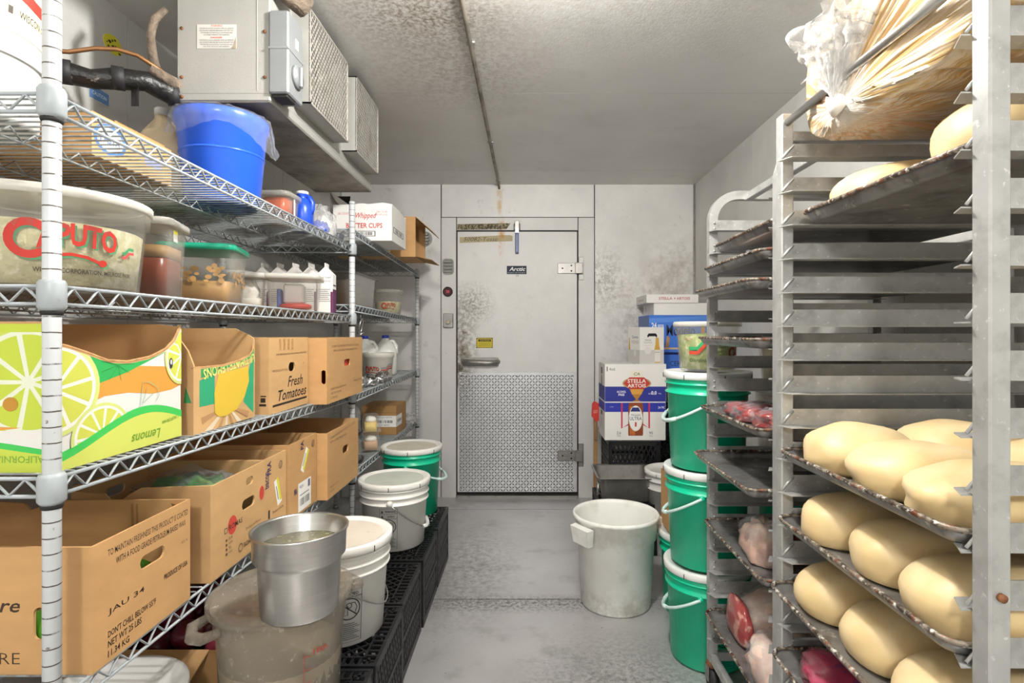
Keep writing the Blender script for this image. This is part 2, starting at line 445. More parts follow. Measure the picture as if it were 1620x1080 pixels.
m_film = mat('cling_film', '#e8eaf0', .08, 0, .1, 20, alpha=.05, edge_a=.22, bump=1, bscale=40, spec=.9)
m_filmw = mat('white_film', '#ecebe8', .12, 0, .05, 20, alpha=.2, edge_a=.4, bump=1, bscale=35, spec=.8)
m_foil = mat('aluminium_foil', '#cfcfcf', .22, 1.0, bump=1, bscale=40)
m_dough = mat('dough', '#d8bd8a', .5, 0, .05, 4, dirt=[('#e9dabb', 7, .5, .7, .45)], sss=.1, bump=.05, bscale=30)
m_flour = mat('flour', '#f0eadc', .9)
m_meat = mat('raw_meat', '#a04543', .3, 0, .12, 14, dirt=[('#dcb0a0', 22, .56, .64, .7), ('#7c1f22', 16, .58, .7, .5)], coat=.8)
m_fat = mat('fatty_meat', '#dcb6a4', .3, 0, .1, 10, dirt=[('#efe0d0', 7, .48, .62, .8), ('#9c3f3b', 6, .58, .68, .8)], coat=.8)
m_pink = mat('vacuum_meat', '#b93a5c', .25, 0, .15, 9, dirt=[('#e59aa8', 8, .58, .72, .6)], coat=.9)
m_copper = mat('copper', '#8d6440', .45, .6, .1, 30)
m_pipe = mat('black_insulation', '#191817', .4, 0, .3, 18, bump=.8, bscale=30, dirt=[('#8a8278', 35, .64, .7, .7)])
m_lag = mat('dirty_insulation', '#77695a', .9, 0, .3, 30, bump=.8, bscale=60)
m_evap = mat('painted_housing', '#9f9e98', .45, .1, .04, 6, bump=.08, bscale=160, dirt=[('#8c7f68', 10, .66, .8, .5)], stains=[((0, 0, -.2), (.8, .2, .06), '#7d7058', 30, .6)])
m_evap_dirty = mat('grimy_sheet', '#8f877a', .5, .3, .15, 5, dirt=[('#453d33', 7, .48, .66, .75), ('#2f2922', 40, .62, .7, .7)])
m_guard = mat('guard_wire', '#cbc7be', .35, .5, .1, 30, dirt=[('#8a7558', 9, .55, .7, .5)])
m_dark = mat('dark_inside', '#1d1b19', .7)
m_fan = mat('fan_blade', '#6a665e', .5, .4)
m_fanback = mat('fan_cavity', '#4c463c', .7)
m_grey_box = mat('grey_box', '#7f8283', .4, .15, .04, 10)
m_tape = mat('masking_tape', '#a39673', .7, 0, .08, 30, dirt=[('#3a3226', 60, .46, .54, .85)])
m_tape2 = mat('clean_masking_tape', '#bdb08a', .7, 0, .08, 20, stains=[((-.2, 4.1, 1.93), (.03, .3, .06), '#c98a2e', 14, .9)])
m_bluehandle = mat('blue_grip', '#3f4f7c', .4, 0, .05, 10)
m_label = mat('white_paper', '#c4c2bb', .6)
m_yel = mat('yellow_sticker', '#d9cf3a', .5)
m_cab = mat('shredded_cabbage', '#d6cfa4', .6, 0, .12, 26, dirt=[('#efe9cf', 45, .5, .6, .8), ('#8a8a4c', 30, .62, .7, .6), ('#d98c50', 26, .66, .7, .8)], bump=.6, bscale=45)
m_lettuce = mat('shredded_lettuce', '#b9c97a', .5, 0, .15, 26, dirt=[('#eef0c4', 35, .5, .62, .85), ('#7ea247', 26, .58, .7, .8)], bump=.7, bscale=45)
m_sauce = mat('red_sauce', '#8c3a1d', .3, 0, .06, 5, dirt=[('#b0602f', 6, .58, .75, .3)])
m_foam = mat('sauce_foam', '#b08a58', .5, 0, .08, 20)
m_soup = mat('tan_soup', '#cfa263', .4, 0, .06, 8)
m_powder = mat('white_powder', '#f0ece4', .9, 0, .06, 30)
m_cucumber = mat('green_vegetable', '#3f7a35', .35, 0, .2, 15, dirt=[('#9cc36a', 12, .55, .65, .8)])
m_onion = mat('red_onion', '#6d2230', .3, 0, .15, 12, dirt=[('#a14a55', 20, .6, .7, .6)])
m_cake = mat('yellow_cake', '#dfc273', .7, 0, .06, 30)
m_cream = mat('whipped_cream', '#f2efe6', .5)
m_jug = mat('jug_plastic', '#d8c3a0', .35, 0, .08, 7, alpha=.85)
m_milk = mat('milk_plastic', '#e9e9e2', .35, 0, .03, 7)
m_bluecap = mat('blue_cap', '#2a3fae', .35)
m_red = mat('red_plastic', '#c9382f', .35)
m_orange = mat('orange_sauce', '#cf5a2a', .3, 0, .1, 8)
m_purple = mat('purple_print', '#5f1a50', .5)
m_cheese = mat('grated_cheese', '#d8cb93', .7, 0, .1, 30, bump=.5, bscale=60)
m_globe = mat('lamp_glass', '#fff8ee', .4, alpha=.03)
m_rust = mat('rusty_iron', '#8a5a3a', .7, .3, .3, 30)

# ---------------------------------------------------------------- the room
XL, XR, YB, YF, ZC = -1.39, 1.23, -1.6, 4.115, 2.31
def struct(o): o['kind'] = 'structure'; return o
def panels(root_name, back, pieces, pm, pname):
    r = struct(MB().box(*back).build(root_name, m_gap, None, (0, 0, 0)))
    for p in pieces: MB().box(*p).build(pname, pm, r)
    return r
g = .0022
ys = [YB, -1.12, .10, 1.32, 2.54, 3.76, YF+.02]
floor = panels('floor', (XL-.1, XR+.1, YB, YF+.1, -.08, -.012), [(XL-.05, XR+.05, a+g*2, b-g*2, -.012, 0) for a, b in zip([YB, -.0, 1.27, 2.54, 3.83], [0, 1.27, 2.54, 3.83, YF+.05])], m_floor, 'floor_panel')
ceil = panels('ceiling', (XL-.1, XR+.1, YB, YF+.1, ZC+.006, ZC+.08), [(XL-.05, XR+.05, a+g, b-g, ZC, ZC+.006) for a, b in zip(ys[:-1], ys[1:])], m_ceil, 'ceiling_panel')
panels('wall_left', (XL-.1, XL-.006, YB, YF+.1, 0, ZC+.01), [(XL-.006, XL, a+g, b-g, 0, ZC) for a, b in zip([YB, -.51, .71, 1.93, 3.15], [-.51, .71, 1.93, 3.15, YF])], m_wall_side, 'wall_panel')
panels('wall_right', (XR+.006, XR+.1, YB, YF+.1, 0, ZC+.01), [(XR, XR+.006, a+g, b-g, 0, ZC) for a, b in zip([YB, -.62, .6, 1.82, 3.05], [-.62, .6, 1.82, 3.05, YF])], m_wall_side, 'wall_panel')
xa, xb = W(698, 0)[0], W(940.5, 0)[0]; zh = W(0, 344)[1]
wf = panels('wall_far', (XL-.1, XR+.1, YF+.012, YF+.1, 0, ZC+.01),
    [(XL, xa-.004, YF, YF+.012, 0, ZC), (xa+.004, xb-.004, YF, YF+.012, zh+.004, ZC), (xb+.004, XR, YF, YF+.012, 0, ZC)], m_wall, 'wall_panel')
# coved corner strip and ceiling conduit
struct(MB().tube([(XR-.006, YF-.006, 0), (XR-.006, YF-.006, ZC)], .007, 8).build('trim_1', m_alu, None, (0, 0, 0)))
struct(MB().box(XL, XL+.01, YF-.012, YF, 0, ZC).build('trim_2', m_alu, None, (0, 0, 0)))
t = thing('conduit', 'thin grey conduit strip running along the ceiling to above the door', 'conduit', (-.218, 1.2, ZC))
MB().tube([(-.218, -.5, ZC-.009), (-.218, 1.5, ZC-.009), (-.218, 4.04, ZC-.009), (-.217, 4.09, ZC-.016), (-.216, 4.112, ZC-.03)], .0085, 8).build('tube', m_evap_dirty, t)
for y in (1.0, 2.1, 3.2, 4.0): MB().box(-.235, -.201, y-.012, y+.012, ZC-.004, ZC).build('clip', m_alu, t)

# ---- the door
d1 = struct(newobj('door_1', None, None, (0, 0, 0)))
lx0, lx1 = W(724.2, 0)[0], W(912.6, 0)[0]; lz0, lz1 = W(0, 777)[1], W(0, 367)[1]
fz0 = .0
for nm, a, b, c, d in (('jamb', xa+.004, lx0-.011, fz0, zh-.004), ('jamb', lx1+.011, xb-.004, fz0, zh-.004), ('head', lx0-.004, lx1+.004, lz1+.012, zh-.004)):
    MB().box(a, b, YF-.012, YF+.012, c, d).build(nm, m_frame, d1)
MB().box(lx0-.011, lx1+.011, YF-.004, YF+.0115, 0, lz1+.012).build('gasket', m_dark, d1)
MB().box(lx0-.004, lx1+.004, YF-.03, YF+.01, 0.0, .018).build('threshold', m_steel_dull, d1)
leaf = MB().bbox(lx0, lx1, YF-.022, YF+.0, lz0, lz1, .003).build('leaf', m_door, d1)
tz = W(0, 588)[1]
tp = MB().bbox(lx0+.012, lx1-.006, YF-.025, YF-.0215, lz0+.004, tz, .001).build('tread_plate', m_tread, d1)
mb = MB(); pw = .0215; nx = int((lx1-lx0-.03)/pw); nz_ = int((tz-lz0-.02)/pw)
for i in range(nx):
    for j in range(nz_):
        cx, cz = lx0+.024+i*pw, lz0+.016+j*pw; sg = 1 if (i+j) % 2 else -1; dx, dz = .0098, .0098*sg; qx, qz = -.0029*sg, .0029
        P = [(cx-dx, YF-.025, cz-dz), (cx+qx, YF-.0272, cz+qz), (cx+dx, YF-.025, cz+dz), (cx-qx, YF-.0272, cz-qz)]
        mb.add(P, [(0, 1, 2), (0, 2, 3)] if sg < 0 else [(0, 2, 1), (0, 3, 2)])
o = mb.build('tread_pattern', m_tread2, tp); o['kind'] = 'stuff'
for i in range(5):
    for j in range(4): 
        if i in (0, 4) or j in (0, 3): MB().lathe([(.004, 0), (.004, .002)], (0, 0, 0), 6).build('screw', m_dark, tp, local=True).matrix_local = Matrix.Translation((lx0+.03+i*(lx1-lx0-.06)/4, YF-.025, lz0+.03+j*(tz-lz0-.06)/3)) @ Matrix.Rotation(PI/2, 4, 'X')
def hinge(pz):
    x0, zc = W(882, 0)[0], W(0, pz)[1]
    h = MB().bbox(x0, W(913, 0)[0], YF-.034, YF-.022, zc-.038, zc+.038, .002).build('hinge', m_steel_dull, d1)
    MB().bbox(W(909, 0)[0], W(921, 0)[0], YF-.05, YF-.012, zc-.04, zc+.04, .003).build('knuckle', m_steel_dull, h)
    MB().bbox(W(915, 0)[0], W(923, 0)[0], YF-.018, YF-.012, zc-.085, zc+.085, .002).build('jamb_plate', m_steel_dull, h)
    for dx, dz in ((.035, 0), (.1, .02), (.1, -.02)): MB().tube([(x0+dx, YF-.037, zc+dz), (x0+dx, YF-.03, zc+dz)], .006, 8).build('bolt', m_dark, h)
hinge(425); hinge(719)
# pull handle, catch with blue grip, plates and stickers on the door
x0, z0 = W(734, 572); x1 = W(789, 0)[0]
hd = MB().tube([(x0+.01, YF-.024, z0), (x0+.012, YF-.06, z0), (x0+.06, YF-.072, z0), (x1-.06, YF-.075, z0-.004), (x1-.014, YF-.062, z0-.002), (x1-.008, YF-.024, z0)], [.022, .024, .021, .018, .02, .022], 10).build('pull_handle', m_steel_dull, d1)
MB().bbox(x0, x1, YF-.026, YF-.022, z0-.032, z0+.032, .002).build('back_plate', m_steel_dull, hd)
x, z = W(818, 385)
ct = MB().bbox(x-.013, x+.013, YF-.052, YF-.036, W(0, 402)[1], W(0, 369)[1], .004).build('catch_lever', m_bluehandle, d1); ct['label'] = 'blue gripped lever of the top catch'
MB().bbox(x-.006, x+.006, YF-.0535, YF-.051, W(0, 399)[1], W(0, 373)[1], .001).build('grip_groove', ink('#8f9ac0'), ct)
MB().bbox(x-.017, x+.017, YF-.03, YF-.012, W(0, 365)[1], W(0, 350)[1], .003).build('catch_plate', m_steel_dull, ct)
for sx in (-1, 1): MB().tube([(x+sx*.02, YF-.03, W(0, 366)[1]), (x+sx*.02, YF-.03, W(0, 355)[1])], .005, 6).build('spring_rod', m_steel, ct)
MB().box(x-.012, x+.012, YF-.04, YF-.02, W(0, 370)[1], W(0, 363)[1]).build('catch_hook', m_steel, ct)
def sticker(a, b, c, d, m, name, y=YF-.0225, parent=d1, t=.0012):
    xx0, zz1 = W(a, c); xx1, zz0 = W(b, d)
    o = MB().box(xx0, xx1, y-t, y, zz0, zz1).build(name, m, parent)
    return o, Print(plane_map(((xx0, y-t, zz0), (1, 0, 0), (0, 0, 1), (0, -1, 0)))), xx1-xx0, zz1-zz0
o, p, a, b = sticker(802, 833, 421, 434, ink('#1c2438'), 'name_plate')
p.text('Arctic', a*.12, b*.38, b*.48, '#f4f4f4', a*.82, .02, .25); p.text('INDUSTRIES', a*.05, b*.12, b*.1, '#c8ccd6', a*.88); p.build('lettering', o)
o, p, a, b = sticker(816, 821, 434.6, 438, m_label, 'paper_scrap')
o, p, a, b = sticker(754, 780, 534, 550, ink('#d8c52c'), 'caution_sticker')
p.rect(a*.12, a*.88, b*.62, b*.85, '#23211a').text('CAUTION', a*.5, b*.66, b*.15, '#d8c52c', a*.6, .01, 0, 'c')
for k in range(3): p.rect(a*.14, a*.86, b*(.22+.12*k), b*(.25+.12*k), '#6a6120')
for k in range(9):
    p.poly([(a*k/9, 0), (a*(k+.5)/9, 0), (a*(k+.9)/9, b*.09), (a*(k+.4)/9, b*.09)], '#23211a'); p.poly([(a*k/9, b*.91), (a*(k+.5)/9, b*.91), (a*(k+.9)/9, b), (a*(k+.4)/9, b)], '#23211a')
for k in range(5):
    p.poly([(0, b*k/5), (a*.06, b*(k+.2)/5), (a*.06, b*(k+.7)/5), (0, b*(k+.5)/5)], '#23211a'); p.poly([(a*.94, b*k/5), (a, b*(k+.2)/5), (a, b*(k+.7)/5), (a*.94, b*(k+.5)/5)], '#23211a')
p.build('lettering', o)
for (pts, mm, tx, y, seed) in (([(724, 355), (808, 353.5), (801, 363), (724, 364)], m_tape, '50032-Feb', YF-.0125, 1), ([(728, 376), (806, 372.5), (811, 374), (811, 382), (728, 385)], m_tape2, '50082-Tesse', YF-.0225, 2)):
    q = [W(*z) for z in pts]; mbb = MB(); mbb.panel([(a, b) for a, b in reversed(q)], [], ((0, y-.001, 0), (1, 0, 0), (0, 0, 1), (0, -1, 0)), .001)
    o = mbb.build('masking_tape', mm, d1)
    p = Print(plane_map(((0, y-.001, 0), (1, 0, 0), (0, 0, 1), (0, -1, 0)))); x, z = W(734, pts[-1][1]-3)
    p.text(tx, x, z, .028, '#2a2318', .25, -.01, .3); p.build('handwriting', o)

# fittings on the left jamb and far wall
x, z = W(709.5, 422)
t = thing('vent_cap', 'louvred metal relief vent on the left door jamb above the red dial', 'vent', (x, YF-.012, z))
MB().loft([(0, .042, .058, .025), (.006, .042, .058, .025), (.009, .038, .054, .022)], (0, 0), 5).build('plate', m_evap, t, local=True).rotation_euler.x = PI/2
for k in range(4):
    MB().loft([(0, .034, .011, .008), (.008, .032, .007, .006), (.011, .026, .003, .002)], (0, 0), 4).build('louvre', m_evap, t, local=True).matrix_local = Matrix.Translation((0, -.009, -.036+.024*k)) @ Matrix.Rotation(PI/2, 4, 'X')
x, z = W(709, 461.5)
t = thing('dial_thermometer', 'round black rimmed thermometer with red face on the left jamb', 'thermometer', (x, YF-.012, z))
MB().lathe([(.036, 0), (.036, .012), (.031, .016), (.029, .012)], (0, 0, 0), 28, capt=False).build('bezel', m_dark, t, local=True).rotation_euler.x = PI/2
MB().lathe([(.029, .0105), (.029, .0115)], (0, 0, 0), 28).build('face', ink('#4a1a20'), t, local=True).rotation_euler.x = PI/2
p = Print(lambda u, v, off: Vector((u, -.012-off, v))); p.text('38', 0, -.011, .022, '#e5566a', .026, .02, 0, 'c'); p.build('digits', t, True)
x, z = W(710, 507)
t = thing('light_switch', 'small grey box light switch on the left jamb below the dial', 'switch', (x, YF-.012, z))
MB().loft([(0, .036, .052, .004), (.02, .036, .052, .004), (.023, .033, .049, .004)], (0, 0), 3).build('cover_plate', m_steel_dull, t, local=True).rotation_euler.x = PI/2
MB().lathe([(.018, .022), (.016, .034), (.01, .038)], (0, -.012, 0), 16).build('knob', ink('#b9b2a2'), t, local=True).rotation_euler.x = PI/2
x, z = W(672, 378)
t = thing('round_vent', 'round clear louvred vent on the far wall beside the flapped brown box', 'vent', (x, YF, z))
MB().lathe([(.056, 0), (.056, .006), (.05, .01)], (0, 0, 0), 28).build('disc', m_evap, t, local=True).rotation_euler.x = PI/2
for k in range(4):
    MB().loft([(0, .04-.006*abs(k-1.5), .01, .008), (.012, .036-.006*abs(k-1.5), .006, .005)], (0, 0), 4).build('louvre', m_steel_dull, t, local=True).matrix_local = Matrix.Translation((0, -.01, -.033+.022*k)) @ Matrix.Rotation(PI/2, 4, 'X')

# ceiling lamp just above the view, plus an added fill lamp behind the camera
for i, (x, y, s, wt) in enumerate(LAMPS):
    t = thing('ceiling_or_fill_lamp', ('round vapour proof ceiling lamp nearer the door', 'added fill lamp on the ceiling behind the camera')[i], 'lamp', (x, y, ZC))
    MB().lathe([(s*.62, -.03), (s*.62, 0)], (x, y, ZC), 24).build('base', m_grey_box, t)
    MB().lathe([(s*.3, -.03), (s*.5, -.04), (s*.5, -.03-s*.7), (s*.36, -.03-s), (0, -.03-s*1.05)], (x, y, ZC), 24, capb=False, capt=False).build('globe', m_globe, t)
    place_lamp_light(t, x, y, s, wt)
# ---------------------------------------------------------------- wire shelving
SX, SB = -.771, -1.335           # front and back post lines
PA, PB, PC = .90, 2.432, 3.855   # near, shared and far post lines
L1 = [(1.591, 1.582), (1.280, 1.277), (.968, .938), (.602, .588)]
L2 = [(1.659, 1.623), (1.325, 1.298), (.926, .940), (.590, .593)]
def deck(y, k):
    (a, b), y0, y1 = (L1[k], PA, PB) if y < PB+.01 else (L2[k], PB, PC)
    return a+(b-a)*(y-y0)/(y1-y0)+.0185
def truss(mb, A, B, r=.0033, gap=.029, pitch=.052, rz=.0027):
    """two rods with a zigzag between, from A to B (centre line)"""
    A, B = Vector(A), Vector(B); up = Vector((0, 0, gap/2))
    mb.tube([A+up, B+up], r, 6); mb.tube([A-up, B-up], r, 6)
    n = max(2, int((B-A).length/pitch*2)); mb.tube([A+(B-A)*(i/n)+(up if i % 2 else -up)*.9 for i in range(n+1)], rz, 5)
def shelf(root, y0, y1, za, zb):
    z = lambda y: za+(zb-za)*(y-y0)/(y1-y0)
    mb = MB(); n = int((y1-y0-.05)/.0245)
    for i in range(n+1):
        y = y0+.025+(y1-y0-.05)*i/n
        mb.tube([(SX-.001, y, z(y)+.0125), (SX-.004, y, z(y)+.0165), (SB+.004, y, z(y)+.0165), (SB+.001, y, z(y)+.0125)], .0021, 4)
    d = mb.build('shelf', m_wire, root)
    for x in (SX, SB):
        m = MB(); truss(m, (x, y0+.016, z(y0+.016)), (x, y1-.016, z(y1-.016))); m.build('rail', m_epoxy, d)
    for y in (y0, y1):
        m = MB(); truss(m, (SX-.016, y, z(y)), (SB+.016, y, z(y))); m.build('rail', m_epoxy, d)
    for f in (.34, .67):
        x = SX+(SB-SX)*f; m = MB()
        nn = int((y1-y0)/.026); m.tube([(x, y0+(y1-y0)*i/nn, z(y0+(y1-y0)*i/nn)+(.012 if i % 2 else -.010)) for i in range(nn+1)], .0024, 4)
        m.tube([(x, y0, za-.011), (x, y1, zb-.011)], .0024, 4); m.build('truss', m_wire, d)
def post(root, x, y, zt, zs):
    r = .0127
    p = MB().lathe([(r, .02), (r, zt-.002), (r*.8, zt)], (x, y, 0), 20).build('post', m_post, root)
    MB().lathe([(.006, 0), (.02, .003), (.02, .012), (.008, .022)], (x, y, 0), 12).build('foot', m_steel_dull, p)
    for z in zs:
        MB().lathe([(.0150, -.026), (.0195, -.020), (.0195, .018), (.0165, .024), (.0135, .024)], (x, y, z), 20).build('collar', m_epoxy, p)
        MB().lathe([(.0142, -.033), (.0155, -.029), (.0150, -.024)], (x, y, z), 16).build('sleeve', m_dark, p)
u1 = thing('shelving_unit', 'grey wire shelving unit nearest the camera along the left wall', 'shelf', (-1.05, PA, 0))
for a, b in L1: shelf(u1, PA, PB, a, b)
post(u1, SX, PA, 1.79, [a for a, b in L1]); post(u1, SB, PA, 1.79, [a for a, b in L1])
post(u1, SX, PB, 1.79, [b for a, b in L1]); post(u1, SB, PB, 1.79, [b for a, b in L1])
u2 = thing('shelving_unit', 'grey wire shelving unit beyond, next to the far wall', 'shelf', (-1.05, PC, 0))
for a, b in L2: shelf(u2, PB+.017, PC, a, b)
post(u2, SX, PC, 1.66, [b for a, b in L2]); post(u2, SB, PC, 1.66, [b for a, b in L2])

# ---------------------------------------------------------------- evaporator
ex0, ex1, ey0, ey1, ez0 = -1.04, -.77, 1.65, 2.72, 1.905
ev = thing('evaporator', 'white ceiling mounted evaporator cooler with two fan boxes', 'cooler', (ex0, ey0, ez0))
MB().bbox(ex0, ex1, ey0+.004, ey1, ez0+.028, ZC-.03, .004).build('housing', m_evap, ev)
MB().bbox(ex0-.003, ex1+.003, ey0, ey0+.012, ez0+.02, ZC-.005, .003).build('end_panel', m_evap, ev)
MB().bbox(ex0-.004, ex1+.004, ey0+.001, ey1+.005, ez0, ez0+.03, .004).build('drain_pan', [m_evap], ev)
MB().box(ex0, ex1, ey0+.006, ey1, ez0-.002, ez0-.0005).build('pan_underside', m_evap_dirty, ev)
for y in (ey0+.08, ey1-.08):
    for x in (ex0+.03, ex1-.03): MB().tube([(x, y, ZC-.035), (x, y, ZC)], .006, 6).build('hanger_rod', m_steel_dull, ev)
for x, z in ((ex0+.012, ez0+.07), (ex0+.012, 2.12), (ex1-.012, ez0+.07), (ex1-.012, 2.11), (ex0+.012, ez0+.012)): MB().tube([(x, ey0-.003, z), (x, ey0+.003, z)], .005, 8).build('screw', m_rust, ev)
MB().box(ex1-.035, ex1-.033, ey0-.0015, ey0+.002, ez0+.03, ZC-.01).build('seam', ink('#a9a69c'), ev)
# warning labels on the end panel
lx = lambda px: (px-VX)*ey0/F
lz = lambda py: H-(py-VY)*ey0/F
lb = MB().box(lx(312), lx(374), ey0-.0012, ey0, lz(77), lz(39)).build('warning_label', m_label, ev)
p = Print(plane_map(((lx(312), ey0-.0012, lz(77)), (1, 0, 0), (0, 0, 1), (0, -1, 0)))); a, b = lx(374)-lx(312), lz(39)-lz(77)
for base in (.52, .03):
    p.text('WARNING' if base > .3 else 'DANGER', a/2, b*(base+.39), b*.07, '#cf4a3a', a*.3, .01, 0, 'c')
    for k in range(4): p.text(('ELECTRICAL SHOCK HAZARD OPEN ALL REMOTE', 'DISCONNECTS BEFORE SERVICING THIS UNIT FAN', 'MOTORS ARE AUTOMATICALLY CONTROLLED AND', 'MAY START WITHOUT ANY WARNING')[k], a/2, b*(base+.29-.09*k), b*.05, '#3b3b3b', a*(.86, .86, .82, .66)[k], 0, 0, 'c')
p.poly([(a*.88, 0), (a, 0), (a, b*.5), (a*.95, b*.2)], '#9a8d78'); p.build('lettering', lb)
for (s0, s1) in ((1.81, 2.19), (2.295, 2.63)):
    sx = -.712; zb, zt = 1.965, 2.275
    sh = newobj('fan_box', None, ev)
    mbx = MB()
    # four sheet sides, open to the aisle
    mbx.box(ex1-.002, sx, s0, s0+.004, zb, zt).box(ex1-.002, sx, s1-.004, s1, zb, zt).box(ex1-.002, sx, s0, s1, zt-.004, zt)
    mbx.box(ex1-.002, sx, s0, s1, zb, zb+.004)
    bpy.data.objects.remove(sh); sh = mbx.build('fan_box', m_evap, ev)
    MB().box(ex1, ex1+.003, s0+.004, s1-.004, zb+.004, zt-.004).build('back_sheet', m_fanback, sh)
    m = MB(); lattice_bars(m, s1-s0, zt-zb, .0165, .0042, .0015, lambda u, v, d: (sx-.001+d, s0+u, zb+v), .95)
    m.box(sx-.002, sx+.003, s0, s0+.006, zb, zt).box(sx-.002, sx+.003, s1-.006, s1, zb, zt).box(sx-.002, sx+.003, s0, s1, zb, zb+.006).box(sx-.002, sx+.003, s0, s1, zt-.006, zt)
    m.build('fan_guard', m_guard, sh)
    cy, cz = (s0+s1)/2, (zb+zt)/2; m = MB()
    for k in range(4):
        a = k*PI/2+.4
        m.grid(lambda u, v, a=a: (sx-.035+.022*(v-.5), cy+(.03+.1*u)*math.cos(a+(v-.5)*(.9)), cz+(.03+.1*u)*math.sin(a+(v-.5)*.9)), 4, 5)
    m.tube([(sx-.055, cy, cz), (sx-.02, cy, cz)], .032, 14); m.build('fan', m_fan, sh)
jb = MB().bbox(ex1+.004, ex1+.062, ey0-.01, ey0+.095, 1.925, 2.17, .004).build('control_box', m_grey_box, ev)
MB().bbox(ex1+.003, ex1+.064, ey0-.012, ey0+.097, 2.055, 2.062, .001).build('cover_seam', ink('#7f8181'), jb)
MB().tube([(ex1+.061, ey0+.045, 1.995), (ex1+.072, ey0+.045, 1.995)], .034, 22).build('dial', m_grey_box, jb)
MB().bbox(ex1+.072, ex1+.082, ey0+.04, ey0+.05, 1.965, 2.025, .002).build('knob', m_grey_box, jb)
MB().box(ex1+.062, ex1+.0632, ey0+.04, ey0+.06, 2.08, 2.11).build('tag', m_label, jb)
MB().bbox(ex1+.01, ex1+.055, ey0+.0, ey0+.06, 1.916, 1.926, .002).build('cable_gland', m_dark, jb)
lg = thing('insulated_line', 'dirty foam insulated line above the evaporator control box', 'pipe', (ex1+.05, ey0, 2.2))
MB().tube([(ex1-.02, ey0-.2, 2.262), (ex1+.03, ey0+.02, 2.258), (ex1+.075, ey0+.09, 2.235)], [.034, .038, .036], 12).build('sleeve', m_lag, lg)
# pipes from the evaporator to the left wall
pp = thing('insulated_pipe', 'thick black taped refrigerant pipe from wall to evaporator', 'pipe', (-1.2, 1.5, 1.98))
pts = [(-1.38, 1.45, 1.95), (-1.31, 1.47, 1.94), (-1.25, 1.50, 1.92), (-1.2, 1.53, 1.915), (-1.15, 1.56, 1.93), (-1.1, 1.6, 1.94), (-1.06, 1.66, 1.925), (-1.04, 1.72, 1.92)]
MB().tube(pts, [.03, .024, .03, .026, .03, .028, .03, .026], 12).build('insulation', m_pipe, pp)
MB().tube([(-1.385, 1.44, 1.985), (-1.36, 1.45, 1.965), (-1.33, 1.46, 1.935)], [.034, .04, .036], 10).build('wall_seal', m_lag, pp)
for k in (2, 4, 6): MB().tube([tuple(Vector(pts[k])+Vector((-.012, -.008, 0))), tuple(Vector(pts[k])+Vector((.012, .008, .002)))], .0325, 12).build('tape_wrap', m_rubber, pp)
MB().box(-1.125, -1.105, 1.575, 1.578, 1.86, 1.92).build('tape_end', m_pipe, pp)
cp = thing('copper_line', 'thin bare copper pipe bending above the black pipe', 'pipe', (-1.2, 1.5, 2.0))
MB().tube([(-1.385, 1.44, 1.965), (-1.3, 1.47, 1.966), (-1.24, 1.5, 1.975), (-1.19, 1.53, 2.0), (-1.15, 1.555, 2.01), (-1.11, 1.58, 2.005), (-1.07, 1.62, 1.98), (-1.045, 1.7, 1.96)], .0062, 8).build('pipe', m_copper, cp)
MB().tube([(-1.09, 1.6, 1.975), (-1.05, 1.64, 1.955), (-1.03, 1.7, 1.95)], [.016, .02, .018], 8).build('fitting', m_lag, cp)
cb = thing('lagged_cable', 'fuzzy dust covered cable hanging from ceiling beside the evaporator', 'cable', (-1.1, 1.62, 2.1))
MB().tube([(-1.07, 1.64, 2.17), (-1.09, 1.62, 2.13), (-1.1, 1.62, 2.08), (-1.1, 1.63, 2.02), (-1.09, 1.64, 1.985)], [.009, .012, .011, .013, .01], 8).build('cable', m_lag, cb)
# stickers on the left wall
def wall_sticker(name, label, y, z, w_, h_, m, rnd=False):
    n = 18 if rnd else 4
    ol = [(w_/2*math.cos(2*PI*i/n), h_/2*math.sin(2*PI*i/n)) for i in range(n)] if rnd else [(-w_/2, -h_/2), (w_/2, -h_/2), (w_/2, h_/2), (-w_/2, h_/2)]
    o = MB().panel(ol, [], ((XL+.0015, y, z), (0, 1, 0), (0, 0, 1), (1, 0, 0)), .0015).build(name, m, None, (XL, y, z)); tag(o, label, 'sticker')
    return o, Print(plane_map(((XL+.0015, y, z), (0, 1, 0), (0, 0, 1), (1, 0, 0))))
o, p = wall_sticker('round_sticker', 'round yellow warning sticker on the left wall', 1.86, 2.18, .085, .062, m_yel, True)
for k in range(14): p.ell(R.uniform(-.03, .03), R.uniform(-.02, .02), R.uniform(.003, .007), R.uniform(.002, .006), '#2b2a10', 8)
p.build('lettering', o)
o, p = wall_sticker('paper_sticker', 'blue and white torn sticker on wall behind black pipe', 1.80, 1.985, .07, .05, m_label)
p.poly([(-.04, -.02), (.04, -.02), (.04, .018), (-.04, .025)], '#5f87b8'); p.text('CAUTION', -.03, -.006, .012, '#e8eef4', .06); p.build('lettering', o)
o, p = wall_sticker('dark_sticker', 'small dark square sticker on wall under the evaporator', 2.62, 1.80, .075, .06, ink('#23282a'))
p.rect(-.026, .026, -.02, .02, '#5d6a68'); p.poly([(-.02, -.018), (.004, -.018), (-.008, .016)], '#1f2a2c'); p.build('lettering', o)
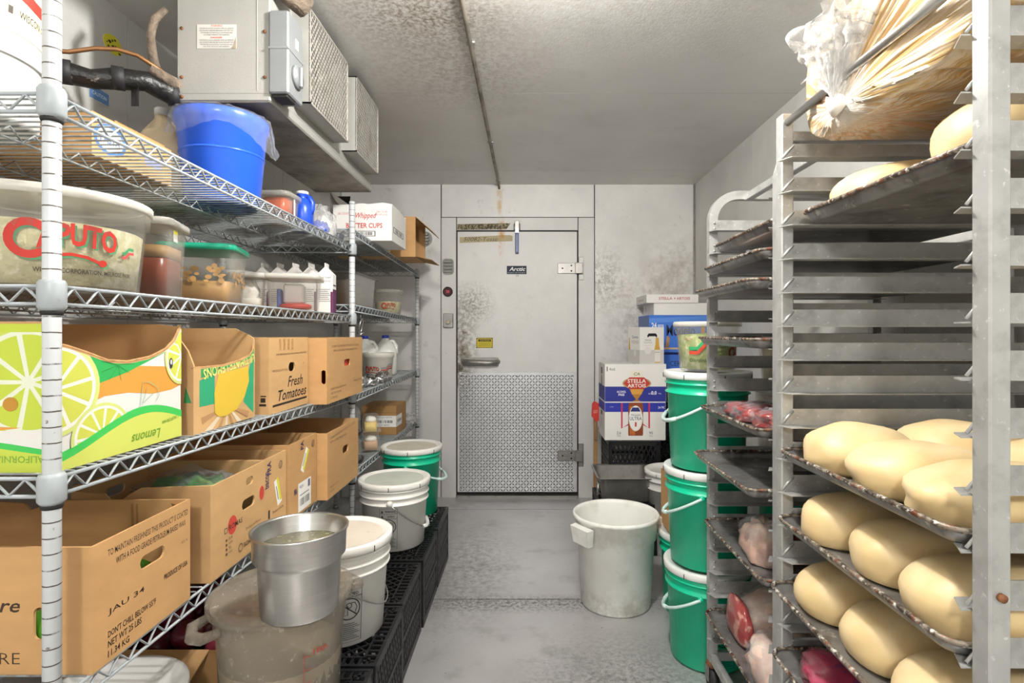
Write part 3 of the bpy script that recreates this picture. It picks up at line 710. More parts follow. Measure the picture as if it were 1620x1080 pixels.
# ---------------------------------------------------------------- builders
def bucket(label, at, h=.36, rt=.147, rb=.132, mb_=None, lidm=None, bail=None, drop=.6, wire=False, group=None, warn=None, ribs=2, cat='bucket', grip=True, name='bucket', lid_fill=None, reach=.2):
    t = thing(name, label, cat, at, 0, group); x, y, z = at
    rad = lambda zz: rb+(rt-rb)*zz/h
    prof = [(rb-.008, 0), (rb, .006)]
    zz = [h*.80, h*.90] if ribs == 2 else [h*.72, h*.82, h*.92]
    for q in zz:
        r = rad(q); prof += [(r, q-.008), (r+.009, q-.006), (r+.009, q-.003), (r+.001, q)]
    prof += [(rt, h-.022), (rt+.002, h-.02), (rt+.002, h-.004), (rt, h), (rt-.004, h-.002)]
    if lidm is None: prof += [(rad(h*.3)-.005, h*.3), (rb-.006, .008)]
    MB().lathe(prof, at, 40, capt=lidm is None).build('body', mb_, t)
    if lidm is not None:
        rl = rt+.012
        lid = MB().lathe([(rl-.004, h-.022), (rl, h-.018), (rl, h+.001), (rl-.003, h+.004), (rl-.016, h+.005), (rl-.022, h-.004), (.02, h-.004), (.0, h-.004)], at, 40, capb=False, capt=False).build('lid', lidm, t)
        if lid_fill: MB().lathe([(rl-.03, h-.0036), (rl-.03, h-.0026)], at, 32).build('lid_panel', lid_fill, lid)
        for k in range(7):
            a = 2*PI*k/7+.3; c, s = math.cos(a), math.sin(a)
            MB().tube([(x+rl*c, y+rl*s, z+h-.021), (x+(rl+.0006)*c, y+(rl+.0006)*s, z+h-.004)], .0016, 4).build('tear_notch', m_dark, lid)
    if bail is not None:
        ze = h*.80-.012 if not wire else h*.74; re = rad(ze)+.008
        ax = Vector((math.cos(bail), math.sin(bail), 0)); sd = Vector((-ax.y, ax.x, 0)); c = Vector((x, y, z+ze))
        down = Vector((0, 0, -1)); dirv = (ax*math.cos(drop)+down*math.sin(drop)); L = reach
        pts = [c+sd*(re+.004)*math.cos(PI*k/16)+dirv*L*math.sin(PI*k/16) for k in range(17)]
        b = MB().tube(pts, .0022 if wire else .0055, 6).build('bail', m_steel if wire else m_bail, t)
        if grip:
            k0, k1 = (6, 10) if wire else (5, 11)
            MB().tube(pts[k0:k1+1], .009 if wire else .0075, 8).build('grip', m_white_clean if wire else m_bail, b)
        for s in (-1, 1):
            e = c+sd*re*s
            MB().tube([tuple(e-sd*s*.012), tuple(e+sd*s*.006)], .014 if wire else .011, 10).build('ear', mb_, t)
    if warn is not None:
        r0 = rad(h*.05)+.0008; zl0, zl1 = h*.06, h*.66; a = warn
        p = Print(cyl_map((x, y), rad(zl0)+.0006, rad(zl1)+.0006, z+zl0, z+zl1, a), edge=.012); hh = zl1-zl0; ww = hh*.42
        ik = '#2a2a2a' if mb_ is m_white else '#0a3a2c'
        p.line([(-ww/2, 0), (ww/2, 0), (ww/2, hh), (-ww/2, hh)], .0016, ik, True)
        p.line([(-ww/2, hh*.88), (ww/2, hh*.88)], .0014, ik).line([(-ww/2, hh*.76), (ww/2, hh*.76)], .0014, ik)
        p.text('WARNING', -ww*.2, hh*.91, hh*.055, ik, ww*.62, .02).text('AVISO', -ww*.05, hh*.79, hh*.05, ik, ww*.4, .02)
        for q in (.9, .78): p.poly([(-ww*.43, hh*q), (-ww*.27, hh*q), (-ww*.35, hh*(q+.07))], ik)
        p.ring(0, hh*.56, ww*.42, .0032, ik); p.line([(-ww*.3, hh*.66), (ww*.3, hh*.45)], .003, ik)
        p.line([(-ww*.22, hh*.46), (-ww*.22, hh*.58), (-ww*.05, hh*.62), (-ww*.05, hh*.46)], .0022, ik, True); p.ring(0, hh*.62, ww*.1, .002, ik)
        p.line([(ww*.08, hh*.66), (ww*.22, hh*.66), (ww*.3, hh*.58), (ww*.25, hh*.5)], .0022, ik)
        for k in range(9): p.rect(-ww*.42, ww*(.42-.1*(k % 3)), hh*(.05+.033*k), hh*(.05+.033*k)+.0014, ik)
        p.build('warning_print', t)
    return t
def rounded(cx, cy, w_, h_, n=5):
    r = min(w_, h_)/2; o = []
    for q, (sx, sy) in enumerate(((1, 1), (-1, 1), (-1, -1), (1, -1))):
        for j in range(n):
            a = q*PI/2+PI/2*j/(n-1); o.append((cx+sx*(w_/2-r)+r*math.cos(a), cy+sy*(h_/2-r)+r*math.sin(a)))
    return o
class CBox:
    """open cardboard box; panel profiles top_* give the outline above the base, hole_* handle cut-outs"""
    def __init__(s, name, label, x0, x1, y0, y1, z0, z1, m=None, m_in=None, t=.005, tops={}, holes={}, cat='box', group=None, rz=0, closed=False):
        s.t = thing(name, label, cat, ((x0+x1)/2, (y0+y1)/2, z0), rz, group); s.b = (x0, x1, y0, y1, z0, z1); m = m or m_kraft; s.m = m
        hgt = z1-z0; s.h = hgt; s.w = x1-x0; s.d = y1-y0
        s.fr = {'front': ((x0, y0, z0), (1, 0, 0), (0, 0, 1), (0, -1, 0)), 'aisle': ((x1, y0, z0), (0, 1, 0), (0, 0, 1), (1, 0, 0)),
                'rear': ((x1, y1, z0), (-1, 0, 0), (0, 0, 1), (0, 1, 0)), 'wall': ((x0, y1, z0), (0, -1, 0), (0, 0, 1), (-1, 0, 0))}
        s.p = {}
        MB().box(x0+t, x1-t, y0+t, y1-t, z0, z0+t).build('base_panel', m_in or m, s.t)
        for k, fr in s.fr.items():
            wd = s.w if k in ('front', 'rear') else s.d; e = 0 if k in ('front', 'rear') else t
            top = tops.get(k) or [(1, hgt), (0, hgt)]
            ol = [(e, 0), (wd-e, 0)]+[(min(wd-e, max(e, a*wd)), b) for a, b in top]
            s.p[k] = MB().panel(ol, [rounded(a*wd, b*hgt, c, d) for a, b, c, d in holes.get(k, [])], fr, t).build('side_panel', m, s.t)
        if closed:
            s.lid = MB().box(x0, x1, y0, y1, z1, z1+t).build('top_flap', m, s.t)
            MB().box((x0+x1)/2-.001, (x0+x1)/2+.001, y0, y1, z1+t, z1+t+.0006).build('seam', m_gap, s.lid)
    def pr(s, k, edge=None, top=None):
        wd = s.w if k in ('front', 'rear') else s.d
        return Print(plane_map(s.fr[k]), (.001, wd-.001, .001, s.h), edge, top), wd, s.h
    def flap(s, k, out, drop, frac=(0, 1), m=None):
        """flap folded outward (out > 0) from the top edge of panel k"""
        o, u, v, n = [Vector(q) for q in s.fr[k]]; wd = s.w if k in ('front', 'rear') else s.d
        a = o+u*wd*frac[0]+v*s.h; b = o+u*wd*frac[1]+v*s.h; e = n*out-v*drop; th = n.cross(u)*0+Vector((0, 0, .004))
        P = [a, b, b+e-u*.01, a+e+u*.01]
        MB().add(P+[q+th for q in P], [(3, 2, 1, 0), (4, 5, 6, 7), (0, 1, 5, 4), (1, 2, 6, 5), (2, 3, 7, 6), (3, 0, 4, 7)]).build('flap', m or s.m, s.t)
def square_tub(label, at, w_, d_, h, fill, fm, body=None, lidm=None, rz=0, taper=.9, name='food_container', fill2=None, cat='container', group=None, lid_over=.008):
    t = thing(name, label, cat, at, rz, group); x, y, z = at; a, b = w_/2, d_/2; k = taper; r = .022; th = .003
    body = body or m_clear
    MB().loft([(z, a*k-.004, b*k-.004, r), (z+.005, a*k, b*k, r), (z+h*.76, a*.97, b*.97, r), (z+h*.77, a*.985, b*.985, r), (z+h*.985, a, b, r), (z+h, a+.004, b+.004, r),
               (z+h, a-th, b-th, r), (z+h*.77, a*.97-th, b*.97-th, r), (z+.008, a*k-th, b*k-th, r)], (x, y), 5).build('body', body, t)
    if fill:
        f = min(1, fill/h); e = k+(.97-k)*f
        MB().loft([(z+.009, a*k-.005, b*k-.005, r), (z+fill-.003, a*e-.005, b*e-.005, r), (z+fill, a*e-.008, b*e-.008, r)], (x, y), 5).build('contents', fm, t)
        if fill2:
            m2, hh = fill2; MB().loft([(z+fill+.0005, a*e-.005, b*e-.005, r), (z+fill+hh, a*e-.004, b*e-.004, r)], (x, y), 5).build('top_layer', m2, t)
    if lidm:
        L = MB().loft([(z+h-.012, a+lid_over, b+lid_over, r+.004), (z+h+.002, a+lid_over, b+lid_over, r+.004), (z+h+.006, a+lid_over-.004, b+lid_over-.004, r), (z+h+.006, a-.012, b-.012, r), (z+h+.002, a-.016, b-.016, r)], (x, y), 5).build('lid', lidm, t)
    return t
def round_tub(label, at, rt, rb, h, fill=None, fm=None, body=None, lidm=None, name='tub', cat='tub', group=None, band=.2):
    t = thing(name, label, cat, at, 0, group); body = body or m_clear
    rad = lambda q: rb+(rt-rb)*q/h
    MB().lathe([(rb-.006, 0), (rb, .006), (rad(h*(1-band)), h*(1-band)), (rt+.003, h*(1-band)+.002), (rt+.005, h*.985), (rt+.003, h), (rt-.004, h), (rad(h*.7)-.003, h*.7), (rb-.003, .008)], at, 44).build('body', body, t)
    if fill:
        MB().lathe([(rb-.006, .009), (rad(fill)-.005, fill-.004), (rad(fill)-.012, fill), (.0, fill+.006)], at, 36, capt=False).build('contents', fm, t)
    if lidm:
        MB().lathe([(rt+.006, h-.014), (rt+.009, h-.012), (rt+.009, h+.002), (rt+.004, h+.005), (rt-.01, h+.005), (rt-.014, h), (0, h)], at, 44, capb=False, capt=False).build('lid', lidm, t)
    return t
def caputo(t, at, rt, rb, h, a0, size, full=True):
    """red arched brand lettering with a swoosh and a line of small type"""
    z0 = h*.14
    p = Print(cyl_map((at[0], at[1]), rb+(rt-rb)*.14+.001, rt+.001, at[2]+z0, at[2]+h, a0), edge=.012)
    s = size; b = s*.22
    red, grn = '#b82a1c', '#4f8a5f'
    arc = lambda q: s*.05*math.sin(q*PI)
    for off, c in ((.004*s/.2, grn), (0, red)):
        p.text('APUTO', -s*.30+off, b+s*.06-off, s*.26, c, s*.78, .035, 0, arc=arc)
        pts = [(-s*.36+s*.17*math.cos(q), b+s*.165+s*.175*math.sin(q)) for q in [.75+i*(4.55/16) for i in range(17)]]+[(-s*.15, b+s*.01)]
        p.line([(u+off, v-off) for u, v in pts], s*.085, c)
        p.line([(u+off, v-off) for u, v in [(-s*.15, b+s*.0), (0, b+s*.02), (s*.15, b+s*.0), (s*.28, b-s*.05), (s*.36, b-s*.06)]], s*.035, c)
        p.ell(s*.32+off, b-s*.055-off, s*.05, s*.04, c, 14)
    if full:
        p.text('WISCON CORPORATION, MELROSE PARK', -s*.33, b-s*.2, s*.06, '#3a3226', s*1.05, .012)
        p.line([(s*.56, b+s*.1), (s*.6, b+s*.1), (s*.66, b+s*.16), (s*.75, b+s*.16)], s*.035, '#3f8f5a'); p.line([(s*.56, b+s*.05), (s*.61, b+s*.05), (s*.67, b+s*.11), (s*.76, b+s*.11)], s*.03, '#cc4444')
    p.build('brand_print', t)
def jug(label, at, w_=.145, h=.25, body=None, cap=None, name='jug', lab=None, group=None, rz=0):
    t = thing(name, label, 'jug', at, rz, group); x, y, z = at; a = w_/2
    MB().loft([(z, a-.008, a-.008, .03), (z+.008, a, a, .034), (z+h*.55, a, a, .034), (z+h*.66, a*.94, a*.94, .04), (z+h*.78, a*.66, a*.66, .045), (z+h*.87, a*.36, a*.36, .025), (z+h*.9, .021, .021, .021), (z+h*.95, .021, .021, .021)], (x, y), 5).build('body', body or m_milk, t)
    MB().lathe([(.022, h*.925), (.022, h*.99), (.019, h)], at, 20).build('cap', cap or m_white_clean, t)
    MB().tube([(x+.02, y, z+h*.86), (x+a*.7, y, z+h*.84), (x+a*.96, y, z+h*.72), (x+a*.96, y, z+h*.56), (x+a*.8, y, z+h*.45)], .0105, 8).build('handle', body or m_milk, t)
    if lab: MB().loft([(z+h*lab[1], a+.001, a+.001, .034), (z+h*lab[2], a+.001, a+.001, .034)], (x, y), 5, capb=False, capt=False).build('label_band', ink(lab[0]), t)
    return t

# ---------------------------------------------------------------- top shelf
def D(k, y): return deck(y, k)
z = D(0, 1.0)
t = round_tub('tall white tub with red and cream print at top left of the upper shelf', (-1.078, 1.03, z), .142, .13, .30, body=m_white_clean, lidm=m_white_clean, band=.12)
MB().lathe([(.1385, .115), (.1415, .118), (.1415, .124), (.138, .128)], (-1.078, 1.03, z), 40, capb=False, capt=False).build('ridge', m_white_clean, t)
p = Print(cyl_map((-1.078, 1.03), .137, .1435, z+.16, z+.262, .22), edge=.01)
p.rect(-.30, .2, 0, .095, '#e6dcb8'); p.line([(-.12, .1), (-.05, .08), (.0, .068), (.1, .06)], .022, '#c03020'); p.text('WISCON CORPORATION', -.035, .03, .014, '#3a3226', .15, .012); p.poly([(-.055, .03), (-.047, .03), (-.047, .044), (-.055, .044)], '#3a3226'); p.build('brand_print', t)
b = CBox('shallow_box', 'shallow brown cardboard tray with blue print beside the white tub', -1.31, -.95, 1.21, 1.48, D(0, 1.3), D(0, 1.3)+.095, m_kraft)
b.flap('wall', -.05, -.03); b.flap('rear', .02, -.03, (.2, .95), m_kraft3); b.flap('aisle', -.035, .02, (.25, .9), m_kraft3)
p, wd, h = b.pr('aisle'); p.ell(wd*.2, h*.5, .05, .035, '#4a76b8', 24); p.ell(wd*.2, h*.5, .04, .027, '#e9e7e2', 24); p.text('PASTA', wd*.2, h*.4, .018, '#3b66ac', .06, .02, 0, 'c'); p.rect(wd*.62, wd*.85, h*.3, h*.6, '#8d93c2'); p.build('print', b.p['aisle'])
jug('gallon jug of tan liquid between the cardboard tray and blue bucket', (-1.165, 1.77, D(0, 1.77)), .14, .325, m_jug, rz=.5)
# blue bucket with film
bc = (-.945, 1.72, D(0, 1.72)); 
t = thing('blue_bucket', 'bright blue plastic bucket covered with crinkled cling film', 'bucket', bc)
MB().lathe([(.098, 0), (.104, .008), (.124, .235), (.13, .24), (.132, .262), (.13, .27), (.124, .268), (.12, .235), (.1, .012)], bc, 44).build('body', m_blue, t)
MB().lathe([(.1165, .15), (.119, .152), (.119, .156), (.117, .158)], bc, 44, capb=False, capt=False).build('rib', m_blue, t)
def drape(cx, cy, zr, r, hem, crinkle=.006, seed=0, n=72, m=14, dome=.01):
    def f(u, v):
        a = 2*PI*u
        if v < .45:
            q = v/.45; rr = r*q*1.0; zz = zr+dome*(1-q*q)+crinkle*1.2*noise.noise(Vector((rr*math.cos(a)*22, rr*math.sin(a)*22, seed)))
        else:
            q = (v-.45)/.55; L = hem(a); rr = r+.004+q*.012+crinkle*abs(noise.noise(Vector((math.cos(a)*7, math.sin(a)*7, q*3+seed))))*3
            zz = zr-L*q+crinkle*noise.noise(Vector((math.cos(a)*9, math.sin(a)*9, seed+5)))
        return (cx+rr*math.cos(a), cy+rr*math.sin(a), zz)
    return MB().grid(f, n, m, True)
drape(bc[0], bc[1], bc[2]+.273, .131, lambda a: .045+.075*max(0, math.cos(a-.1))**3+.045*max(0, math.cos(a+2.0))**4).build('film_cover', m_film, t)
# orange tub, blue bottle, bag, tray
y = 2.0; t = square_tub('small tub of orange sauce with white stripe beside blue bucket', (-.895, y, D(0, y)), .105, .12, .105, .09, m_orange, m_clear, m_cloudy)
MB().box(-.842, -.8405, y-.005, y+.005, D(0, y)+.01, D(0, y)+.095).build('stripe', m_white_clean, t)
jug('blue bottle with white cap on the upper shelf', (-.865, 2.13, D(0, 2.13)), .078, .155, ink('#2450c8', .3), name='blue_bottle')
t = thing('plastic_bag', 'clear plastic bag with blue print slumped beside the blue bottle', 'bag', (-.85, 2.27, D(0, 2.27)))
blob(-.85, 2.27, D(0, 2.27), .055, .075, .085, .22, 3, 4, 2.2).build('film', m_filmw, t)
blob(-.85, 2.25, D(0, 2.27)+.004, .04, .04, .04, .2, 3, 9, 2.2).build('blue_pack', ink('#3350b8', .3), t)
blob(-.845, 2.31, D(0, 2.27)+.004, .035, .035, .06, .2, 3, 2, 2.2).build('white_pack', m_white_clean, t)
t = thing('plastic_tray', 'dark grey plastic tray at the shared shelf post', 'tray', (-.83, 2.36, D(0, 2.36)))
MB().loft([(D(0, 2.36), .03, .03, .008), (D(0, 2.36)+.035, .04, .035, .008), (D(0, 2.36)+.035, .036, .031, .008), (D(0, 2.36)+.004, .027, .027, .006)], (-.83, 2.365), 4).build('body', mat('grey_tray', '#55575c', .45), t)
# --- upper shelf of the far unit
z = D(0, 2.85)
b = CBox('butter_box', 'white carton of butter cups with red script overhanging the far top shelf', -.955, -.668, 2.72, 3.03, z, z+.175, m_card_white, tops={'front': [(1, .178), (.85, .186), (.6, .178), (.5, .183), (.35, .177), (0, .175)], 'aisle': [(1, .165), (.5, .18), (0, .178)]})
p, wd, h = b.pr('front')
p.text('Whipped', wd*.56, h*.58, h*.2, '#c8423a', wd*.36, .012, .35, 'c').text('BUTTER CUPS', wd*.53, h*.35, h*.14, '#c8423a', wd*.62, .02, 0, 'c').text('360 COUNT', wd*.08, h*.72, h*.07, '#c8625a', wd*.2).text('SKU 2-38', wd*.74, h*.78, h*.05, '#c8625a', wd*.18).text('NET WT 4.5 LB', wd*.72, h*.7, h*.05, '#c8625a', wd*.2)
p.rect(wd*.34, wd*.72, h*.12, h*.27, '#33302e').rect(wd*.355, wd*.705, h*.135, h*.255, '#ece9e4').barcode(wd*.4, wd*.67, h*.15, h*.24); p.build('print', b.p['front'])
p, wd, h = b.pr('aisle'); p.rect(wd*.1, wd*.8, h*.25, h*.42, '#33302e').rect(wd*.13, wd*.77, h*.27, h*.4, '#ece9e4').barcode(wd*.2, wd*.7, h*.285, h*.385); p.build('print', b.p['aisle'])
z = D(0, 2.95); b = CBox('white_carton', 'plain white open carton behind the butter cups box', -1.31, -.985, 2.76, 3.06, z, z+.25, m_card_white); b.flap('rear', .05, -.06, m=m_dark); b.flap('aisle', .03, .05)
z = D(0, 3.4)
t = thing('flapped_box', 'brown cardboard box on its side with open flaps by the far wall', 'box', (-.85, 3.37, z))
for nm, q in (('side_panel', (-1.1, -.65, 3.2, 3.206, z, z+.225)), ('side_panel', (-1.1, -.65, 3.5, 3.506, z, z+.225)), ('top_panel', (-1.1, -.65, 3.2, 3.506, z+.225, z+.231)), ('bottom_panel', (-1.1, -.65, 3.206, 3.5, z, z+.006)), ('end_panel', (-1.1, -1.094, 3.206, 3.5, z+.006, z+.225))):
    MB().box(*q).build(nm, m_kraft, t)
for dz0, dz1 in ((.228, .15), (.003, -.018)):
    P = [(-.65, 3.2, z+dz0), (-.65, 3.506, z+dz0), (-.56, 3.49, z+dz1), (-.56, 3.215, z+dz1)]
    MB().add(P+[(a, b_, c+.004) for a, b_, c in P], [(3, 2, 1, 0), (4, 5, 6, 7), (0, 1, 5, 4), (1, 2, 6, 5), (2, 3, 7, 6), (3, 0, 4, 7)]).build('flap', m_kraft3, t)
for k in range(3):
    z = D(0, 3.1); c = (-.90+.053*k, 3.11, z)
    t = tag(MB().lathe([(.017, 0), (.021, .004), (.023, .085), (.025, .088), (.025, .095), (.02, .098)], c, 20).build('cream_cup', mat('cream_cup', '#d9cfa8', .5), None, c), 'cream coloured cup under the overhanging butter carton, %s of three' % ('left', 'middle', 'right')[k], 'cup', 'cream cups under the butter carton')

# ---------------------------------------------------------------- second shelf
z = D(1, 1.1); at = (-.968, 1.12, z)
t = round_tub('largest clear tub of shredded slaw with red lettering on the near second shelf', at, .168, .152, .182, .125, m_cab, m_clear, m_lidp, band=.24)
caputo(t, at, .165, .152, .182, -PI/2+.92, .165)
y = 1.40; z = D(1, y)
t = square_tub('square container of brown red sauce with white lid', (-.968, y, z), .155, .155, .195, .105, m_sauce, m_clear, m_lidp, rz=.28, fill2=(m_foam, .03))
MB().box(.0755, .0765, -.035, -.005, .148, .175).build('price_sticker', m_label, t, local=True); MB().box(.0766, .077, -.035, -.005, .168, .178).build('sticker_band', m_yel, t, local=True)
y = 1.72; z = D(1, y)
t = square_tub('square container of tan soup with a green lid', (-1.0, y, z), .2, .2, .178, .075, m_soup, m_clear, m_greenlid, rz=.25)
for f in (0, 1):   # smears of soup on the walls
    q = Print((lambda u, v, off: Vector((u, -.0925-off, v))) if f == 0 else (lambda u, v, off: Vector((.0925+off, u, v))))
    for k in range(30):
        c_ = R.choice(('#c79a5c', '#b98f56', '#a98350')); q.ell(R.uniform(-.075, .075), R.uniform(.072, .112)+.01*math.sin(k), R.uniform(.004, .013), R.uniform(.003, .009), c_, 10)
    q.build('soup_smear', t, True)
y = 1.97; z = D(1, y)
t = square_tub('small measuring container of white powder beside the green lidded container', (-.99, y, z), .105, .105, .125, .042, m_powder, m_clear, m_lidp, rz=.3)
p = Print(lambda u, v, off: Vector((.0505+off, u, v)))
p.line([(-.035, .01), (-.035, .11)], .0012, '#c0564a')
for k in range(5): p.line([(-.035, .02+.02*k), (-.02, .02+.02*k)], .0014, '#c0564a')
p.rect(-.02, -.01, .075, .095, '#f4f4f4'); p.build('scale_marks', t, True)
blob(-.99, y, z+.035, .035, .035, .045, .15, 3, 3, 2).build('powder_heap', m_powder, t)
y = 2.16; round_tub('round clear jar with white lid behind the powder container', (-1.13, y, D(1, y)), .05, .05, .155, .05, m_powder, m_cloudy, m_white_clean, name='jar', cat='jar')
def carton(label, x, y, z, purple=False, wdt=.061, h=.205, rz=0):
    t = thing('milk_carton', label, 'carton', (x, y, z), rz, 'gable top cartons on the second shelf'); a = wdt/2; hb = h*.78
    MB().box(x-a, x+a, y-a, y+a, z, z+hb).build('body', m_card_white, t)
    P = [(x-a, y-a, z+hb), (x+a, y-a, z+hb), (x+a, y+a, z+hb), (x-a, y+a, z+hb), (x, y-a*.9, z+h*.93), (x, y+a*.9, z+h*.93)]
    MB().add(P, [(0, 1, 4), (2, 3, 5), (1, 2, 5, 4), (3, 0, 4, 5)]).build('gable', [m_card_white], t)
    MB().box(x-.002, x+.002, y-a*.95, y+a*.95, z+h*.92, z+h).build('crimp', m_card_white, t)
    p = Print(plane_map(((x-a, y-a, z), (1, 0, 0), (0, 0, 1), (0, -1, 0))))
    p.text('Heavy Cream', wdt*.08, hb*.88, hb*.06, '#2a2a30', wdt*.8, .01).text('ULTRA PASTEURIZED', wdt*.08, hb*.8, hb*.035, '#44444c', wdt*.8)
    for k in range(7): p.rect(wdt*.1, wdt*(.85-.07*(k % 3)), hb*(.3+.05*k), hb*(.3+.05*k)+.0022, '#7d7d84')
    p.rect(wdt*.86, wdt, 0, hb*.55, '#5f1a50'); p.build('print', t)
    q = Print(plane_map(((x+a, y-a, z), (0, 1, 0), (0, 0, 1), (1, 0, 0)))); q.rect(0, wdt, 0, hb*.62, '#5f1a50').rect(wdt*.1, wdt*.9, hb*.7, hb*.74, '#5f1a50'); q.build('side_print', t)
    return t
nm = ['leftmost', 'second from left', 'third from left', 'fourth from left', 'rightmost, tilted']
for k, px in enumerate((419, 443.5, 468, 493, 517)):
    yy = 2.29; carton('white and purple gable top carton, %s in its row' % nm[k], (px-VX)*yy/F, yy, D(1, yy), rz=.12 if k == 4 else 0)
y = 2.05; z = D(1, y)
t = square_tub('wide clear square container holding white packets and a red disc', (-.862, y, z), .175, .175, .125, 0, None, m_clear, m_lidp, rz=.25)
MB().lathe([(.05, .008), (.055, .012), (.055, .022), (.045, .026)], (-.855, y-.02, z), 28).build('red_disc', m_red, t)
MB().bbox(-.90, -.83, y-.01, y+.06, z+.028, z+.10, .006).build('white_packet', m_white_clean, t)
MB().bbox(-.918, -.905, y-.03, y+.02, z+.01, z+.08, .004).build('blue_packet', ink('#4a5aa8'), t)
def steel_pan(label, x0, x1, y0, y1, z0, z1, name='steel_pan', flange=.014, m=None, cov=None):
    t = thing(name, label, 'pan', ((x0+x1)/2, (y0+y1)/2, z0)); a, b = (x1-x0)/2, (y1-y0)/2; c = ((x0+x1)/2, (y0+y1)/2); m = m or m_steel
    MB().loft([(z0, a*.86, b*.86, .03), (z0+.008, a*.9, b*.9, .035), (z1-.012, a*.97, b*.97, .035), (z1-.004, a, b, .035), (z1, a+flange, b+flange, .03), (z1-.004, a+flange+.002, b+flange+.002, .03), (z1+.0015, a+flange, b+flange, .03), (z1-.004, a-.004, b-.004, .035), (z0+.012, a*.88, b*.88, .03)], c, 5).build('body', m, t)
    if cov: MB().loft([(z1+.002, a+flange+.002, b+flange+.002, .03), (z1+.004, a+flange-.002, b+flange-.002, .03)], c, 5).build('cover', cov, t)
    return t
z = D(1, 2.75); steel_pan('deep steel pan with a lid behind the shared shelf post', -1.0, -.81, 2.58, 2.98, z, z+.16, cov=m_foil)
at = (-.862, 3.42, D(1, 3.42)); t = round_tub('small clear tub with red lettering on far second shelf', at, .083, .075, .148, .08, m_cab, m_clear, m_cloudy); caputo(t, at, .083, .075, .148, -PI/2+.3, .085, False)
t = thing('ring_hook', 'steel ring hooked under the far second shelf by the post', 'hook', (-.79, 2.62, 1.22))
MB().tube([(-.79+.006*math.sin(a), 2.62+.022*math.cos(a), 1.245+.035*math.sin(a)) for a in [2*PI*i/22 for i in range(22)]], .0035, 8, True).build('ring', m_steel, t)
MB().tube([(-.80, 2.60, 1.213), (-.785, 2.60, 1.208), (-.772, 2.61, 1.218)], .004, 6).build('hook_end', m_steel, t)
MB().tube([(-.79, 2.62, 1.278), (-.79, 2.62, 1.30)], .003, 6).build('hanger', m_steel, t)
# ---------------------------------------------------------------- third shelf: produce boxes
z = D(2, 1.1)
cutA = [(1, .252), (.97, .235), (.93, .218), (.85, .2), (.7, .185), (.5, .178), (.35, .183), (.2, .2), (.08, .212), (0, .218)]
A = CBox('lemon_box', 'white and lime printed lemon carton with scooped side on the near third shelf', -1.27, -.795, .935, 1.272, z, z+.255, mat('kraft_white_print', '#c69a66', .75, 0, .06, 7),
    tops={'aisle': cutA, 'front': [(1, .215), (.985, .245), (.955, .255), (0, .255)], 'rear': [(1, .255), (.1, .255), (.03, .25), (0, .25)]}, holes={'front': [(.842, .455, .024, .022)]})
def topf(u, d=A.d):
    f = u/d; c = sorted(cutA)
    for (a, b), (e, g_) in zip(c, c[1:]):
        if a <= f <= e: return b+(g_-b)*(f-a)/max(1e-6, e-a)-.004
    return c[-1][1]-.004
p, wd, h = A.pr('aisle', .03, topf)
Wt, li, ri, gr, dg, orr = '#dcdad4', '#bccb40', '#ccd47e', '#2fa853', '#2a8a44', '#d9963f'
p.rect(.001, wd-.001, .001, h, Wt)
wave = lambda x: h*.17+h*.11*math.sin((x/wd-.28)*PI*1.35)
xs = [wd*i/20 for i in range(21)]
p.poly([(0, .001)]+[(wd, .001)]+[(x, wave(x)) for x in reversed(xs)], '#cbd262')
p.poly([(x, wave(x)-.002) for x in xs]+[(x, wave(x)+.013) for x in reversed(xs)], '#3fbd55')
p.poly([(wd*.2, h*.42), (wd*.32, h*.46), (wd*.5, h*.46), (wd*.72, h*.42), (wd*.9, h*.43), (wd, h*.46), (wd, h*.62), (wd*.6, h*.66), (wd*.25, h*.55)], orr)
p.poly([(wd*.25, h*.55), (wd*.5, h*.62), (wd*.84, h*.76), (wd*.84, h*.95), (wd*.2, h*.95)], gr)
for k in range(9):
    a = 2*PI*k/9; p.line([(wd*.42, h*.68), (wd*.42+.045*math.cos(a), h*.68+.03*math.sin(a))], .001, dg)
def half(cx, cy, r, ry, a0): p.slice(cx, cy, r, ri, '#e4e3da', '#c8cc52', 9, a0, ry)
half(-.005, h*.55, .10, .082, .2); half(wd*1.0, h*.72, .058, .065, .1)
p.clip = (.001, wd-.001, .03, h); p.slice(wd*.3, h*.18, .072, ri, '#e4e3da', '#c8cc52', 11, .3, .06)
p.clip = (.001, wd-.001, .001, h)
p.poly([(0, .001)]+[(wd, .001)]+[(x, wave(x)-.001) for x in reversed(xs)], '#cbd262'); p.poly([(x, wave(x)-.002) for x in xs]+[(x, wave(x)+.013) for x in reversed(xs)], '#3fbd55')
p.line([(wd*.6, h*.34), (wd*.62, h*.53), (wd*.68, h*.52), (wd*.75, h*.47), (wd*.77, h*.4), (wd*.74, h*.36)], .0014, '#7fb08a'); p.line([(wd*.62, h*.36), (wd*.66, h*.48)], .001, '#7fb08a'); p.line([(wd*.62, h*.36), (wd*.72, h*.43)], .001, '#7fb08a')
p.text('Lemons', wd*.78, h*.125, .02, '#6f9c2a', wd*.26, .012, .3, 'l', PI).text('CALIFORNIA', wd*.96, h*.20, .0075, '#7fa83a', wd*.17, .01, 0, 'l', PI+.1)
p.ell(wd*.885, h*.66, .006, .012, '#2b2f38', 12).ell(wd*.885, h*.67, .003, .006, '#e4e4e4', 8); p.build('print', A.p['aisle'])
p, wd, h = A.pr('front'); p.rect(wd*.5, wd*.995, .001, h*.83, Wt); p.rect(wd*.6, wd*.95, h*.28, h*.985, '#b9ca3e')
p.clip = (wd*.5, wd*.985, h*.28, h*.93); p.slice(wd*.905, h*.60, .108, '#c0cc58', '#d9ddc8', '#b9c840', 9, .35, .098); p.clip = (.001, wd*.995, .001, h)
